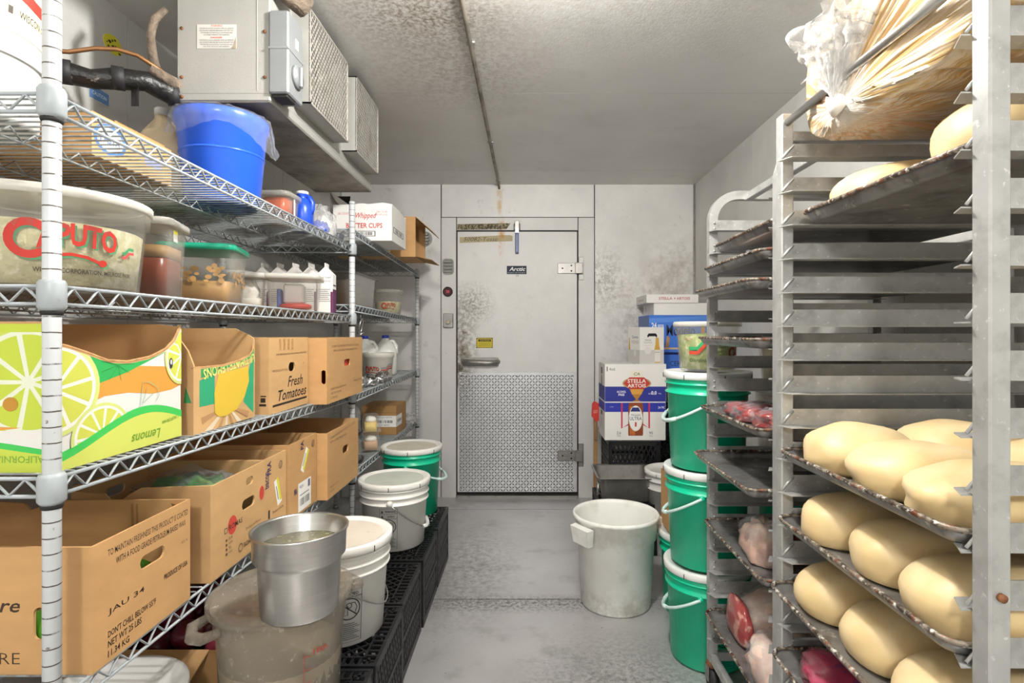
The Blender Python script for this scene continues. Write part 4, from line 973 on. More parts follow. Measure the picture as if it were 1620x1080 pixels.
p.poly([(wd*.5, .001), (wd*.995, .001), (wd*.995, h*.11), (wd*.85, h*.15), (wd*.7, h*.19), (wd*.5, h*.2)], '#bccb48'); p.poly([(wd*.5, h*.2), (wd*.7, h*.19), (wd*.85, h*.15), (wd*.995, h*.11), (wd*.995, h*.145), (wd*.85, h*.19), (wd*.7, h*.23), (wd*.5, h*.24)], '#3fbd55')
p.poly([(wd*.75, h*.27), (wd*.88, h*.3), (wd*.75, h*.31)], orr); p.text('CALIFORNIA', wd*.985, h*.115, .012, '#7fa83a', wd*.2, .012, 0, 'l', PI)
p.ell(wd*.842, h*.455, .013, .012, '#b8842e', 18); p.build('print', A.p['front'])
MB().tube([(A.b[1]-.0025, A.b[2]+f*A.d, z+hh) for f, hh in reversed(cutA)], .0034, 5).build('torn_edge', m_card_edge, A.t)
tag(blob(-1.0, 1.05, z+.006, .04, .034, .033, .05, 2, 1, 2, True).build('lemon', mat('lemon_skin', '#d8a92e', .45, 0, .06, 30), None, (-1.0, 1.05, z)), 'loose lemon lying inside the lime printed carton', 'lemon')
z = D(2, 1.45)
cutB = [(1, .225), (.97, .19), (.9, .178), (.7, .166), (.45, .158), (.1, .158), (0, .16)]
B = CBox('lemon_box', 'kraft lemon carton with a printed whole lemon and torn front edge', -1.25, -.79, 1.312, 1.606, z, z+.255, m_kraft2, tops={'aisle': cutB, 'front': [(1, .165), (.97, .2), (.9, .245), (.86, .255), (0, .255)], 'rear': [(1, .255), (.12, .255), (.03, .235), (0, .225)]})
def topB(u, d=B.d):
    f = u/d; c = sorted(cutB)
    for (a, b), (e, g_) in zip(c, c[1:]):
        if a <= f <= e: return b+(g_-b)*(f-a)/max(1e-6, e-a)-.003
    return c[-1][1]-.003
p, wd, h = B.pr('aisle', .03, topB)
p.poly([(wd*.1, h*.52), (wd*.3, h*.55), (wd*.98, h*.68), (wd*.98, h*.83), (wd*.1, h*.62)], '#3c9a5a').poly([(wd*.08, h*.25), (wd*.08, h*.5), (wd*.3, h*.55), (wd*.3, h*.25)], '#2fa070').poly([(wd*.78, h*.2), (wd*.97, h*.05), (wd*.98, h*.66), (wd*.9, h*.6)], '#2fa070')
for k in range(7):
    a = PI*(1.05+.13*k); p.poly([(wd*.5, h*.2), (wd*.5+.12*math.cos(a), h*.2+.09*math.sin(a)), (wd*.5+.12*math.cos(a+.2), h*.2+.09*math.sin(a+.2))], '#dccdb4' if k % 2 else '#b5895c')
p.poly([(wd*.3, h*.16), (wd*.36, h*.11), (wd*.48, h*.1), (wd*.66, h*.14), (wd*.8, h*.26), (wd*.88, h*.42), (wd*.86, h*.58), (wd*.6, h*.56), (wd*.36, h*.54), (wd*.29, h*.36)], '#d9b73c')
p.text('ULTIMATE LEMONS', wd*.98, h*.72, .026, '#d5df7a', wd*.86, .02, 0, 'l', PI+.12); p.build('print', B.p['aisle'])
MB().tube([(B.b[1]-.0025, B.b[2]+f*B.d, z+hh) for f, hh in reversed(cutB)], .003, 5).build('torn_edge', m_card_edge, B.t)
p, wd, h = B.pr('front'); p.poly([(wd*.78, h*.55), (wd*.93, h*.55), (wd*.9, h*.9), (wd*.82, h*.95)], '#d8c85a'); p.poly([(wd*.95, h*.3), (wd*.99, h*.3), (wd*.96, h*.45)], '#3c9a5a'); p.build('print', B.p['front'])
y = 1.8; z = D(2, y)
C = CBox('tomato_box', 'kraft carton printed Fresh Tomatoes on the third shelf', -1.2, -.78, 1.672, 1.968, z, z+.228, m_kraft2, closed=True, holes={'aisle': [(.55, .6, .05, .03)]})
p, wd, h = C.pr('aisle')
p.text('Fresh', wd*.84, h*.32, h*.15, '#2d2118', wd*.4, .012, .3, 'r').text('Tomatoes', wd*.95, h*.15, h*.15, '#2d2118', wd*.74, .015, .3, 'r').rect(wd*.08, wd*.96, h*.09, h*.12, '#2d2118').text('PRODUCE OF U.S.A.', wd*.08, h*.56, h*.03, '#6b4d30', wd*.36).text('KEEP REFRIGERATED AND HANDLE WITH CARE', wd*.16, h*.78, h*.025, '#6b4d30', wd*.78).text('25', wd*.84, h*.62, h*.03, '#6b4d30'); p.build('print', C.p['aisle'])
p, wd, h = C.pr('front'); p.rect(wd*.93, wd*.98, h*.12, h*.15, '#2d2118').rect(wd*.94, wd*.975, h*.17, h*.23, '#2d2118').rect(wd*.94, wd*.98, h*.245, h*.26, '#2d2118'); p.build('print', C.p['front'])
for k in range(4): MB().box(-.781+.001, -.7785, 1.74+.03*k, 1.752+.03*k, z+.195, z+.229).build('torn_strip', m_card_edge, C.t)
y = 2.2; z = D(2, y)
E = CBox('produce_box', 'kraft produce box overhanging third shelf edge in front of shelf post', -1.12, -.72, 1.986, 2.41, z, z+.232, m_kraft, closed=True, holes={'aisle': [(.53, .6, .075, .026)], 'front': [(.97, .42, .016, .05)]})
p, wd, h = E.pr('aisle')
p.text('TO MAINTAIN FRESHNESS THIS PRODUCT IS COATED', wd*.12, h*.87, h*.035, '#6b4d30', wd*.76, .01).text('WITH A FOOD GRADE PETROLEUM BASED WAX', wd*.16, h*.8, h*.035, '#6b4d30', wd*.66, .01).text("DON'T CHILL BELOW 55F", wd*.1, h*.2, h*.035, '#6b4d30', wd*.4).text('NET WT 25 LBS', wd*.1, h*.13, h*.035, '#6b4d30', wd*.26).text('11.34 KG', wd*.1, h*.06, h*.035, '#6b4d30', wd*.16).text('PRODUCE OF USA', wd*.72, h*.24, h*.03, '#6b4d30', wd*.24); p.build('print', E.p['aisle'])
MB().box(-.95, -.73, 2.1, 2.3, z+.01, z+.16).build('contents', m_red, E.t)
# far unit, third shelf
jug('bottle with green and blue label just past the shelf post', (-.85, 2.66, D(2, 2.66)), .09, .22, m_milk, ink('#dddddd'), 'label_bottle', ('#2f6f8f', .12, .42))
jug('blue capped milk jug at left, behind the lettered tub', (-.97, 3.3, D(2, 3.3)), .14, .245, m_milk, m_bluecap, 'milk_jug', group='milk jugs on the far third shelf', rz=.4)
jug('blue capped milk jug directly behind the lettered tub near the wall', (-.9, 3.5, D(2, 3.5)), .14, .245, m_milk, m_bluecap, 'milk_jug', group='milk jugs on the far third shelf', rz=.2)
at = (-.862, 3.2, D(2, 3.2)); t = round_tub('clear tub with red lettering and stripes in front of the milk jugs', at, .085, .074, .15, .03, m_milk, m_milky, None); caputo(t, at, .085, .074, .15, -PI/2-.25, .09, False)
p = Print(cyl_map(at[:2], .078, .086, at[2]+.03, at[2]+.15, -PI/2+.55), edge=.01)
for k, c in ((0, '#7f8a86'), (1, '#b9543f'), (2, '#8f4a40')): p.line([(-.01, .035-.012*k), (.02, .035-.012*k), (.04, .055-.012*k), (.075, .055-.012*k)], .007, c)
p.build('stripes', t)
for k, (x, y, r) in enumerate(((-.83, 2.72, .036), (-.80, 2.80, .03), (-.84, 2.90, .034), (-.795, 2.95, .03), (-.80, 3.06, .032))):
    tag(blob(x, y, D(2, y), r*1.2, r*1.25, r, .35, 4, k+3, 2, True, 20, 12).build('foil_parcel', m_foil, None, (x, y, D(2, y))), ('crumpled foil parcel, %s on the far third shelf' % ['nearest the post', 'second from post', 'third from post', 'fourth from post', 'closest to the lettered tub'][k]), 'foil parcel', 'foil parcels on the far third shelf')

# ---------------------------------------------------------------- fourth shelf
z = D(3, 1.1)
G = CBox('produce_box', 'large open kraft produce box at lower left with freshness lettering', -1.26, -.765, .975, 1.258, z, z+.224, m_kraft,
    holes={'aisle': [(.56, .64, .075, .026)], 'front': [(.815, .40, .022, .058)]}, tops={'rear': [(1, .224), (.75, .215), (.72, .2), (.6, .222), (0, .224)]})
p, wd, h = G.pr('aisle'); ik = '#3a2a1c'
p.text('TO MAINTAIN FRESHNESS THIS PRODUCT IS COATED', wd*.13, h*.86, h*.055, ik, wd*.84, .008).text('WITH A FOOD GRADE PETROLEUM BASED WAX', wd*.2, h*.765, h*.055, ik, wd*.74, .008)
p.text('JAU 34', wd*.13, h*.37, h*.06, ik, wd*.34, .006).text("DON'T CHILL BELOW 55°F", wd*.13, h*.2, h*.055, ik, wd*.46, .01).text('NET WT 25 LBS', wd*.13, h*.12, h*.055, ik, wd*.31, .01).text('11.34 KG', wd*.13, h*.04, h*.055, ik, wd*.19, .01).text('PRODUCE OF USA', wd*.68, h*.36, h*.05, ik, wd*.28, .008).text('WT. %', wd*.88, h*.6, h*.025, ik, wd*.08); p.build('print', G.p['aisle'])
p, wd, h = G.pr('front')
p.text('Pure', wd*.745, h*.49, h*.11, ik, wd*.16, .012, .25, 'r').text('GRE', wd*.745, h*.085, h*.09, ik, wd*.13, -.012, 0, 'r'); p.build('print', G.p['front'])
for y in (1.06, 1.17): MB().box(-1.0+y*.1, -.996+y*.1, 1.2515, 1.2535, z+.01, z+.215).build('crease', m_kraft3, G.t)
P = [(-.80, 1.253, z+.205), (-.772, 1.253, z+.212), (-.772, 1.23, z+.218), (-.80, 1.245, z+.218)]
MB().add(P, [(0, 1, 2, 3)]).build('corner_fold', m_kraft3, G.t)
for k, (x, y) in enumerate(((-.87, 1.02), (-.86, 1.13))):
    tag(MB().tube([(x-.06, y, z+.05+.05*k), (x, y+.01, z+.055+.05*k), (x+.07, y+.005, z+.05+.05*k)], [.03, .045, .034], 10).build('green_pepper', mat('bright_green_skin', '#5fa62e', .3, 0, .1, 15), None, (x, y, z)), 'bright green vegetable in the large freshness box, behind its %s handle hole' % ('front', 'side')[k], 'vegetable', 'green vegetables in the large box')
z = D(3, 1.5)
Hb = CBox('produce_box', 'kraft tomato box with red spots holding a bag of greens', -1.10, -.765, 1.338, 1.615, z, z+.232, m_kraft2, holes={'aisle': [(.66, .60, .07, .028), (.68, .85, .04, .022)], 'wall': [(.5, .8, .07, .025)]},
    tops={'front': [(1, .235), (.5, .23), (.42, .215), (.36, .2), (.28, .2), (.24, .215), (0, .222)]})
p, wd, h = Hb.pr('aisle')
p.ell(wd*.36, h*.46, .022, .024, '#cf4436', 20).ell(wd*.93, h*.62, .014, .02, '#cf4436', 18)
p.text('ROMAS', wd*.3, h*.42, h*.06, '#4a3526', wd*.24, .01).rect(wd*.22, wd*.27, h*.41, h*.47, '#4a3526').rect(wd*.228, wd*.262, h*.418, h*.462, '#cda470')
for k, s in enumerate(('25 lb', 'Jumbo', 'XL', 'Large')): p.text(s, wd*.29, h*(.32-.05*k), h*.03, '#5d442e').rect(wd*.24, wd*.265, h*(.32-.05*k), h*(.345-.05*k), '#5d442e')
p.text('SCHILL', wd*.56, h*.12, h*.05, '#3a2a1c', wd*.2, .015).ring(wd*.5, h*.145, .010, .0018, '#3a2a1c').text('Product of Mexico', wd*.6, h*.3, h*.03, '#5d442e', wd*.3); p.build('print', Hb.p['aisle'])
t = thing('greens_bag', 'clear plastic bag of green vegetables inside the red spotted box', 'bag', (-.9, 1.48, z+.006))
blob(-.915, 1.475, z+.04, .12, .115, .115, .12, 3, 6, 2.6).build('greens', m_cucumber, t)
drape(-.915, 1.475, z+.21, .09, lambda a: .05, .016, 3, 60, 14, .035).build('film', m_film, t)
tag(blob(-1.03, 1.55, z+.14, .028, .028, .045, .1, 2, 2, 2).build('tan_vegetable', mat('tan_skin', '#b9803c', .5), None, (-1.03, 1.55, z+.14)), 'tan root vegetable beside the bag of greens', 'vegetable')
MB().box(-1.07, -.99, 1.5, 1.6, z+.006, z+.14).build('filler', m_kraft3, Hb.t)
z = D(3, 1.7); lab1 = lambda p, u, v, s, r: (p.poly([(u+s*(a*math.cos(r)-b*math.sin(r)), v+s*(a*math.sin(r)+b*math.cos(r))) for a, b in ((-.35, -1), (.35, -1), (.35, 1), (-.35, 1))], '#f0f0ec'),
    p.poly([(u+s*(a*math.cos(r)-b*math.sin(r)), v+s*(a*math.sin(r)+b*math.cos(r))) for a, b in ((.05, -.8), (.35, -.8), (.35, 1), (.05, 1))], '#e2df32'), p.poly([(u+s*(a*math.cos(r)-b*math.sin(r)), v+s*(a*math.sin(r)+b*math.cos(r))) for a, b in ((-.18, -.6), (-.08, -.6), (-.08, .5), (-.18, .5))], '#6a6a6a'))
I1 = CBox('produce_box', 'narrow kraft box with a yellow and white sticker, nearer of two', -1.1, -.772, 1.628, 1.772, z, z+.232, m_kraft2)
p, wd, h = I1.pr('aisle'); lab1(p, wd*.6, h*.5, .042, .3); p.text('bacon', wd*.18, h*.62, .03, '#4a3a58', .05, .02, 0, 'l', PI/2); p.text('FRA', wd*.28, h*.78, .025, '#3c3458', .04, .02, 0, 'l', PI/2).ring(wd*.72, h*.84, .011, .002, '#4a4038').text('U', wd*.69, h*.81, .012, '#4a4038').rect(wd*.15, wd*.22, h*.22, h*.33, '#2c2620').text('Product of USA', wd*.35, h*.25, .008, '#5d442e', wd*.5); p.build('print', I1.p['aisle'])
z = D(3, 1.9)
I2 = CBox('produce_box', 'kraft box with a barcode sheet and tilted yellow sticker', -1.12, -.765, 1.78, 2.005, z, z+.246, m_kraft)
p, wd, h = I2.pr('aisle'); lab1(p, wd*.55, h*.7, .042, -.6); p.rect(wd*.3, wd*.78, h*.03, h*.42, '#f1f0ec').barcode(wd*.36, wd*.72, h*.1, h*.2, '#4a4a4a').text('FRESH', wd*.35, h*.34, .01, '#3b3b55', wd*.14).rect(wd*.36, wd*.7, h*.24, h*.255, '#8a8a8a').rect(wd*.66, wd*.74, h*.3, h*.4, '#6a6a8a').text('BRA', wd*.16, h*.3, .02, '#46406a', wd*.1, .02).text('PA', wd*.5, h*.86, .026, '#3c3458', .03, .02, 0, 'l', PI/2).ring(wd*.86, h*.87, .011, .002, '#4a4038').text('U', wd*.83, h*.84, .012, '#4a4038'); p.build('print', I2.p['aisle'])
z = D(3, 2.2)
J = CBox('produce_box', 'open kraft box with oval handle hole overhanging fourth shelf at the post', -1.12, -.73, 2.02, 2.385, z, z+.243, m_kraft, holes={'aisle': [(.55, .6, .07, .03)]})
p, wd, h = J.pr('aisle'); p.text('TO MAINTAIN FRESHNESS THIS PRODUCT IS COATED', wd*.08, h*.88, h*.035, '#7a5a38', wd*.8, .008, 0, 'l', .05).text('WITH A FOOD GRADE WAX', wd*.08, h*.82, h*.035, '#7a5a38', wd*.5, .008).text('PRODUCE OF', wd*.08, h*.14, h*.035, '#7a5a38', wd*.24).text('U.S.A.', wd*.08, h*.08, h*.035, '#7a5a38', wd*.12); p.build('print', J.p['aisle'])
# cakes and carton on the far fourth shelf
def cake_dome(at, r, h, label, cake, group='clear cake domes on the far fourth shelf'):
    t = thing('cake_dome', label, 'container', at, 0, group)
    MB().lathe([(r*.92, 0), (r, .004), (r+.006, .012), (r+.006, .018), (r-.004, .018), (r-.006, .008)], at, 36).build('tray', m_black, t)
    MB().lathe([(r-.002, .016), (r-.006, .03), (r*.93, h*.8), (r*.86, h*.95), (r*.7, h), (0, h)], at, 36, capb=False, capt=False).build('dome', m_clear, t)
    if cake: MB().lathe([(r*.75, .01), (r*.77, .016), (r*.77, h*.6), (r*.72, h*.66), (0, h*.67)], at, 32, capt=False).build('cake', cake, t)
z = D(3, 2.6); cake_dome((-.905, 2.6, z), .125, .125, 'lower clear cake dome with black tray, behind the open box', m_cake); cake_dome((-.905, 2.6, z+.127), .122, .135, 'upper clear cake dome with black tray, behind the open box', None)
def clamshell(at, s, h, label, cake):
    t = thing('clamshell', label, 'container', at, .3, 'clear clamshell cakes'); x, y, z = at
    MB().loft([(z, s*.7, s*.7, .012), (z+h*.12, s*.85, s*.85, .014), (z+h*.12, s, s, .014), (z+h*.15, s, s, .014)], (x, y), 4).build('tray', m_clear, t)
    MB().loft([(z+h*.15, s*.98, s*.98, .014), (z+h*.2, s*.86, s*.86, .016), (z+h*.92, s*.74, s*.74, .02), (z+h, s*.6, s*.6, .02)], (x, y), 4, capb=False).build('lid', m_clear, t)
    MB().loft([(z+h*.12, s*.6, s*.6, .01), (z+h*.6, s*.6, s*.6, .012)], (x, y), 4).build('cake', cake, t)
    blob(x, y, z+h*.58, s*.55, s*.55, h*.2, .15, 4, 2, 2, True, 18, 10).build('cream', m_cream, t)
z = D(3, 2.85); clamshell((-.812, 2.86, z), .056, .09, 'lower clear clamshell holding beige cake', mat('beige_cake', '#c9a483', .7)); clamshell((-.812, 2.86, z+.091), .052, .10, 'upper clear clamshell holding yellow cake with cream', m_cake)
z = D(3, 3.4)
K = CBox('shipping_carton', 'small sealed brown carton with white shipping label on far fourth shelf', -.99, -.784, 3.3, 3.56, z, z+.165, m_kraft3, closed=True)
p, wd, h = K.pr('front'); p.rect(wd*.28, wd, h*.28, h*.68, '#eae8e4').barcode(wd*.36, wd*.9, h*.42, h*.52, '#4a4a4a').text('DISTRIBUTION CENTER', wd*.33, h*.6, h*.04, '#55555a', wd*.55).text('LOT 40312', wd*.5, h*.32, h*.05, '#55555a', wd*.3).rect(wd*.001, wd, h*.78, h*.8, '#8d683c'); p.build('print', K.p['front'])
p, wd, h = K.pr('aisle'); p.rect(0, wd*.55, h*.28, h*.68, '#eae8e4').barcode(wd*.1, wd*.5, h*.42, h*.52, '#4a4a4a', 3); p.build('print', K.p['aisle'])
t = tag(blob(-.80, 3.72, D(3, 3.72), .05, .07, .04, .4, 5, 3, 2, True, 30, 18).build('wrap_clump', m_filmw, None, (-.8, 3.72, D(3, 3.72))), 'crumpled clear plastic wrap at far end of the fourth shelf', 'wrap')

# ---------------------------------------------------------------- under the shelves and along the crates
bucket('white lidded bucket under the fourth shelf at lower left', (-.915, 1.2, 0), .43, .146, .13, m_white_clean, m_white_clean, None)
z = 0
O = CBox('onion_box', 'open cardboard box of red onions on the floor under the shelves', -1.22, -.80, 1.43, 1.86, 0, .40, m_kraft3)
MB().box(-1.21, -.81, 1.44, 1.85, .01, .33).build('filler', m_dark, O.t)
O.flap('front', .1, .05, (.1, .95), m_kraft2)
k = 0
for i in range(5):
    for j in range(4):
        x, y = -1.17+.085*i+R.uniform(-.008, .008), 1.5+.09*j+R.uniform(-.008, .008); zz = .331+(.035 if (i+j) % 2 else 0)
        o = tag(blob(x, y, zz, .041, .041, .038, .06, 2, k, 2, False, 16, 10).build('red_onion', m_onion, None, (x, y, zz)), 'red onion in the floor box under the shelves', 'onion', 'red onions in the floor box'); o.location.z += .04; k += 1
# milk crates
def crate_mesh(at, label, group, name='milk_crate', w_=.315, d_=.345, h=.278):
    t = thing(name, label, 'crate', at, 0, group); x, y, z = at; a, b = w_/2, d_/2
    m = MB()
    for sx in (-1, 1):
        for sy in (-1, 1): m.bbox(x+sx*(a-.012)-.012, x+sx*(a-.012)+.012, y+sy*(b-.012)-.012, y+sy*(b-.012)+.012, z, z+h-.002, .003)
    for zz, hh in ((z, .03), (z+h-.028, .028), (z+h*.5-.008, .016)):
        m.box(x-a, x+a, y-b, y-b+.01, zz, zz+hh).box(x-a, x+a, y+b-.01, y+b, zz, zz+hh).box(x-a, x-a+.01, y-b+.01, y+b-.01, zz, zz+hh).box(x+a-.01, x+a, y-b+.01, y+b-.01, zz, zz+hh)
    m.build('frame', m_black, t)
    for k in range(4):
        m = MB(); wd = (w_ if k < 2 else d_)-.05
        pl = [lambda u, v, dd: (x-a+.025+u, y-b+.002+dd, z+.03+v), lambda u, v, dd: (x+a-.025-u, y+b-.002-dd, z+.03+v), lambda u, v, dd: (x+a-.002-dd, y-b+.025+u, z+.03+v), lambda u, v, dd: (x-a+.002+dd, y+b-.025-u, z+.03+v)][k]
        lattice_bars(m, wd, h-.058, .026, .006, .006, pl, 1.15); m.build('side_lattice', m_black, t)
    m = MB(); lattice_bars(m, w_-.09, d_-.09, .027, .0055, .006, lambda u, v, dd: (x-a+.045+u, y-b+.045+v, z+h-.008+dd*.6), .72)
    m.build('base_lattice', m_black, t)
    m = MB()
    for i in range(12):
        f = i/11
        for q in ((x-a+.01, x-a+.045, y-b+.03+f*(d_-.06)), (x+a-.045, x+a-.01, y-b+.03+f*(d_-.06))): m.box(q[0], q[1], q[2]-.004, q[2]+.004, z+h-.008, z+h-.002)
        for q in ((y-b+.01, y-b+.045, x-a+.03+f*(w_-.06)), (y+b-.045, y+b-.01, x-a+.03+f*(w_-.06))): m.box(q[2]-.004, q[2]+.004, q[0], q[1], z+h-.008, z+h-.002)
    for q in ((x-a+.041, x-a+.047, y-b+.041, y+b-.041), (x+a-.047, x+a-.041, y-b+.041, y+b-.041), (x-a+.041, x+a-.041, y-b+.041, y-b+.047), (x-a+.041, x+a-.041, y+b-.047, y+b-.041)): m.box(*q, z+h-.009, z+h)
    m.build('base_border', m_black, t)
    return t
cl = ['nearest in the left row, under the clear round container', 'second in the left row, under the near white bucket', 'third in the left row, mostly bare on top', 'fourth in the left row, under the far white bucket', 'farthest in the left row, under the green bucket']
CR = 'upturned black milk crate, %s'
cy = [1.385, 1.742, 2.10, 2.468, 2.83]
c0 = crate_mesh((-.5925, cy[0], 0), CR % cl[0], 'milk crates along the left shelves')
for k in range(1, 5): dup(c0, (-.5925+(.004, -.003, .002, .003)[k-1], cy[k], 0), 0, CR % cl[k])
ct = .278
bucket('nearer white bucket with warning print on the left crates', (-.60, 1.775, ct), .30, .150, .132, m_white, m_white, .15, .75, True, 'white buckets on the left crates', -PI/2+.5, 3, lid_fill=mat('stained_lid', '#d8cfc0', .5, 0, .06, 9, dirt=[('#a8705a', 22, .62, .72, .5)]), grip=False)
bucket('farther white bucket with white grip on the left crates', (-.602, 2.50, ct), .288, .147, .130, m_white, m_white, .1, .75, True, 'white buckets on the left crates', -PI/2+.05, 3, lid_fill=mat('green_tint_lid', '#c9cec2', .5, 0, .06, 9))
bucket('green bucket with white lid at the far end of left crates', (-.615, 2.93, ct), .345, .147, .133, m_green, m_white, 0.0, .45, False, None, None, 2, lid_fill=mat('dusty_lid', '#cfc8b6', .6, 0, .08, 9))
# big clear container with steel pot on it
at = (-.60, 1.355, ct)
t = thing('clear_container', 'large cloudy round container with side handles and snap lid', 'container', at)
MB().lathe([(.125, 0), (.13, .006), (.143, .24), (.147, .245), (.15, .30), (.154, .305), (.15, .305), (.14, .24), (.127, .01)], at, 44).build('body', m_smoky, t)
MB().lathe([(.124, .012), (.137, .17), (.135, .175), (0, .177)], at, 36, capt=False).build('contents', mat('cloudy_broth', '#b9a98a', .4, 0, .1, 9), t)
MB().lathe([(.16, .298), (.164, .30), (.164, .318), (.158, .322), (.14, .322), (.134, .316), (.02, .316), (0, .316)], at, 44, capb=False, capt=False).build('lid', m_smoky, t)
for a0 in (-2.35, .8):
    c, s = math.cos(a0), math.sin(a0); q = Vector((at[0], at[1], at[2]+.285)); ax = Vector((c, s, 0)); sd = Vector((-s, c, 0))
    MB().tube([q+ax*.15-sd*.045, q+ax*.185-sd*.035+Vector((0, 0, -.006)), q+ax*.195+Vector((0, 0, -.012)), q+ax*.185+sd*.035+Vector((0, 0, -.006)), q+ax*.15+sd*.045], [.010, .013, .014, .013, .010], 8).build('handle', m_smoky, t)
p = Print(cyl_map(at[:2], .134, .1455, ct+.02, ct+.23, -PI/2+.95), edge=.012)
p.text('18qt.', -.01, .185, .018, '#b04a3e', .04, .015)
for k in range(6): p.line([(-.03, .19-.03*k), (-.012, .19-.03*k)], .0018, '#b04a3e')
p.line([(-.03, .03), (-.03, .2)], .0014, '#b04a3e'); p.build('scale_marks', t)
at = (-.513, 1.25, ct+.3175)
t = thing('steel_pot', 'stainless steel bain marie pot standing on the clear container', 'pot', at)
MB().lathe([(.076, 0), (.082, .006), (.0885, .115), (.0905, .122), (.098, .128), (.100, .178), (.1035, .182), (.1045, .187), (.1005, .188), (.097, .183), (.095, .13), (.086, .12), (.08, .01)], at, 56).build('body', m_steel, t)
MB().lathe([(.0945, .145), (.0948, .1455), (0, .1465)], at, 44, capb=False, capt=False).build('liquid', mat('murky_water', '#8a8564', .12, 0, .15, 30, dirt=[('#d8d3bd', 60, .58, .64, .9), ('#4a4630', 50, .6, .66, .7)]), t)
# ---------------------------------------------------------------- sheet pan racks on the right
def pan(label, x0, x1, y0, y1, z, group, rz=0, tilt=0, name='sheet_pan'):
    """z is the height of the rim; the body hangs 24 mm below"""
    t = thing(name, label, 'tray', ((x0+x1)/2, (y0+y1)/2, z-.024), rz, group); a, b = (x1-x0)/2, (y1-y0)/2
    MB().loft([(0, a-.022, b-.022, .02), (.003, a-.016, b-.016, .024), (.022, a-.004, b-.004, .03), (.024, a-.006, b-.006, .03), (.005, a-.018, b-.018, .022), (.003, a-.024, b-.024, .018)], (0, 0), 5).build('body', m_pan, t, local=True)
    n = 6; r = .032; pts = []
    for q, (sx, sy) in enumerate(((1, 1), (-1, 1), (-1, -1), (1, -1))):
        for j in range(n):
            an = q*PI/2+PI/2*j/(n-1); pts.append((sx*(a-.004-r)+r*math.cos(an), sy*(b-.004-r)+r*math.sin(an), .0235))
    MB().tube(pts, .0044, 6, True).build('rim', m_rim, t, local=True)
    return t
def runner_mesh(x0, x1, sgn):
    """angle section along x: upright leaf against the post, flange towards sgn (y), pointed tip at the aisle end; runner level at z = 0"""
    th = .002; fl = .036*sgn; m = MB(); lv = .038
    A = [(x0+.026, 0, lv), (x0+.004, 0, 0), (x1, 0, 0), (x1, 0, lv)]
    m.add([(p[0], 0, p[2]) for p in A]+[(p[0], th*sgn, p[2]) for p in A], [(0, 1, 2, 3), (7, 6, 5, 4), (0, 3, 7, 4), (1, 5, 6, 2), (0, 4, 5, 1), (3, 2, 6, 7)])
    B = [(x0-.012, 0, 0), (x0+.006, fl, 0), (x1, fl, 0), (x1, 0, 0)]
    m.add(B+[(p[0], p[1], -th) for p in B], [(0, 1, 2, 3), (7, 6, 5, 4), (0, 4, 5, 1), (1, 5, 6, 2), (2, 6, 7, 3), (3, 7, 4, 0)])
    return m
def rack_runners(root, x0, x1, yn, yf, zs, fastener):
    ox, oy = root.location.x, root.location.y
    base = [None, None]; fb = [None, None]
    for i, (y, sg) in enumerate(((yn, 1), (yf, -1))):
        for k, z in enumerate(zs):
            if base[i] is None:
                o = runner_mesh(x0-ox, x1-ox, sg).build('runner', m_alu, root, local=True); mesh_fix(o); base[i] = o.data
                m = MB()
                if fastener == 'weld': m.tube([(x0-ox-.002, -.004*sg*-1, .004), (x0-ox+.012, .003*sg, .020), (x0-ox+.026, .003*sg, .034)], [.0025, .0035, .0025], 5)
                else: 
                    for dz in (.010, .029): m.tube([(x0-ox+.014, .001*sg, dz), (x0-ox+.014, .005*sg, dz)], .0035, 8)
                w_ = m.build(fastener, m_alu, o, local=True); fb[i] = w_.data
            else:
                o = newobj('runner', base[i], root); w_ = newobj(fastener, fb[i], o)
            o.location = (0, y-oy, z)
XA, XB = .585, 1.175
r1 = thing('pan_rack', 'nearest aluminium sheet pan rack, square posts, holding dough trays', 'rack', (XA, .705, 0))
Z1 = lambda k: 1.2336+.0762*k
ZT = 1.725
for nm, x, y in (('post', XA, .705), ('post', XA, 1.285), ('post', XB-.0, .705), ('post', XB, 1.285)):
    pb = MB().bbox(x, x+.0285, y, y+.031, .09, ZT, .003).build(nm, m_alu, r1)
    MB().box(x+.004, x+.0245, y+.004, y+.027, ZT, ZT+.002).build('cap', m_steel_dull, pb)
for x in (XA+.014, XB+.014): MB().tube([(x, .72, ZT-.02), (x, 1.30, ZT-.02)], .009, 12).build('top_rod', m_steel, r1)
for z in (.11, ZT-.05):
    for y in (.712, 1.292): MB().bbox(XA+.028, XB, y, y+.02, z-.012, z+.012, .002).build('cross_bar', m_alu, r1)
for x in (XA+.004, XB+.004): MB().bbox(x, x+.02, .736, 1.285, .098, .122, .002).build('side_bar', m_alu, r1)
rack_runners(r1, XA, XB+.02, .737, 1.284, [Z1(k) for k in range(5, -14, -1)], 'weld')
MB().tube([(.598, .7055, .884), (.598, .699, .884)], .0055, 10).build('bolt', m_rust, r1)
def caster(root, x, y):
    c = MB().lathe([(.012, .075), (.02, .08), (.02, .095), (.012, .1)], (x, y, 0), 14).build('caster', m_rust, root)
    MB().tube([(x-.012, y, .038), (x+.012, y, .038)], .038, 20).build('wheel', m_rubber, c)
    MB().box(x-.02, x-.016, y-.015, y+.015, .035, .085).box(x+.016, x+.02, y-.015, y+.015, .035, .085).build('fork', m_steel_dull, c)
for x in (XA+.014, XB+.014):
    for y in (.72, 1.30): caster(r1, x, y)
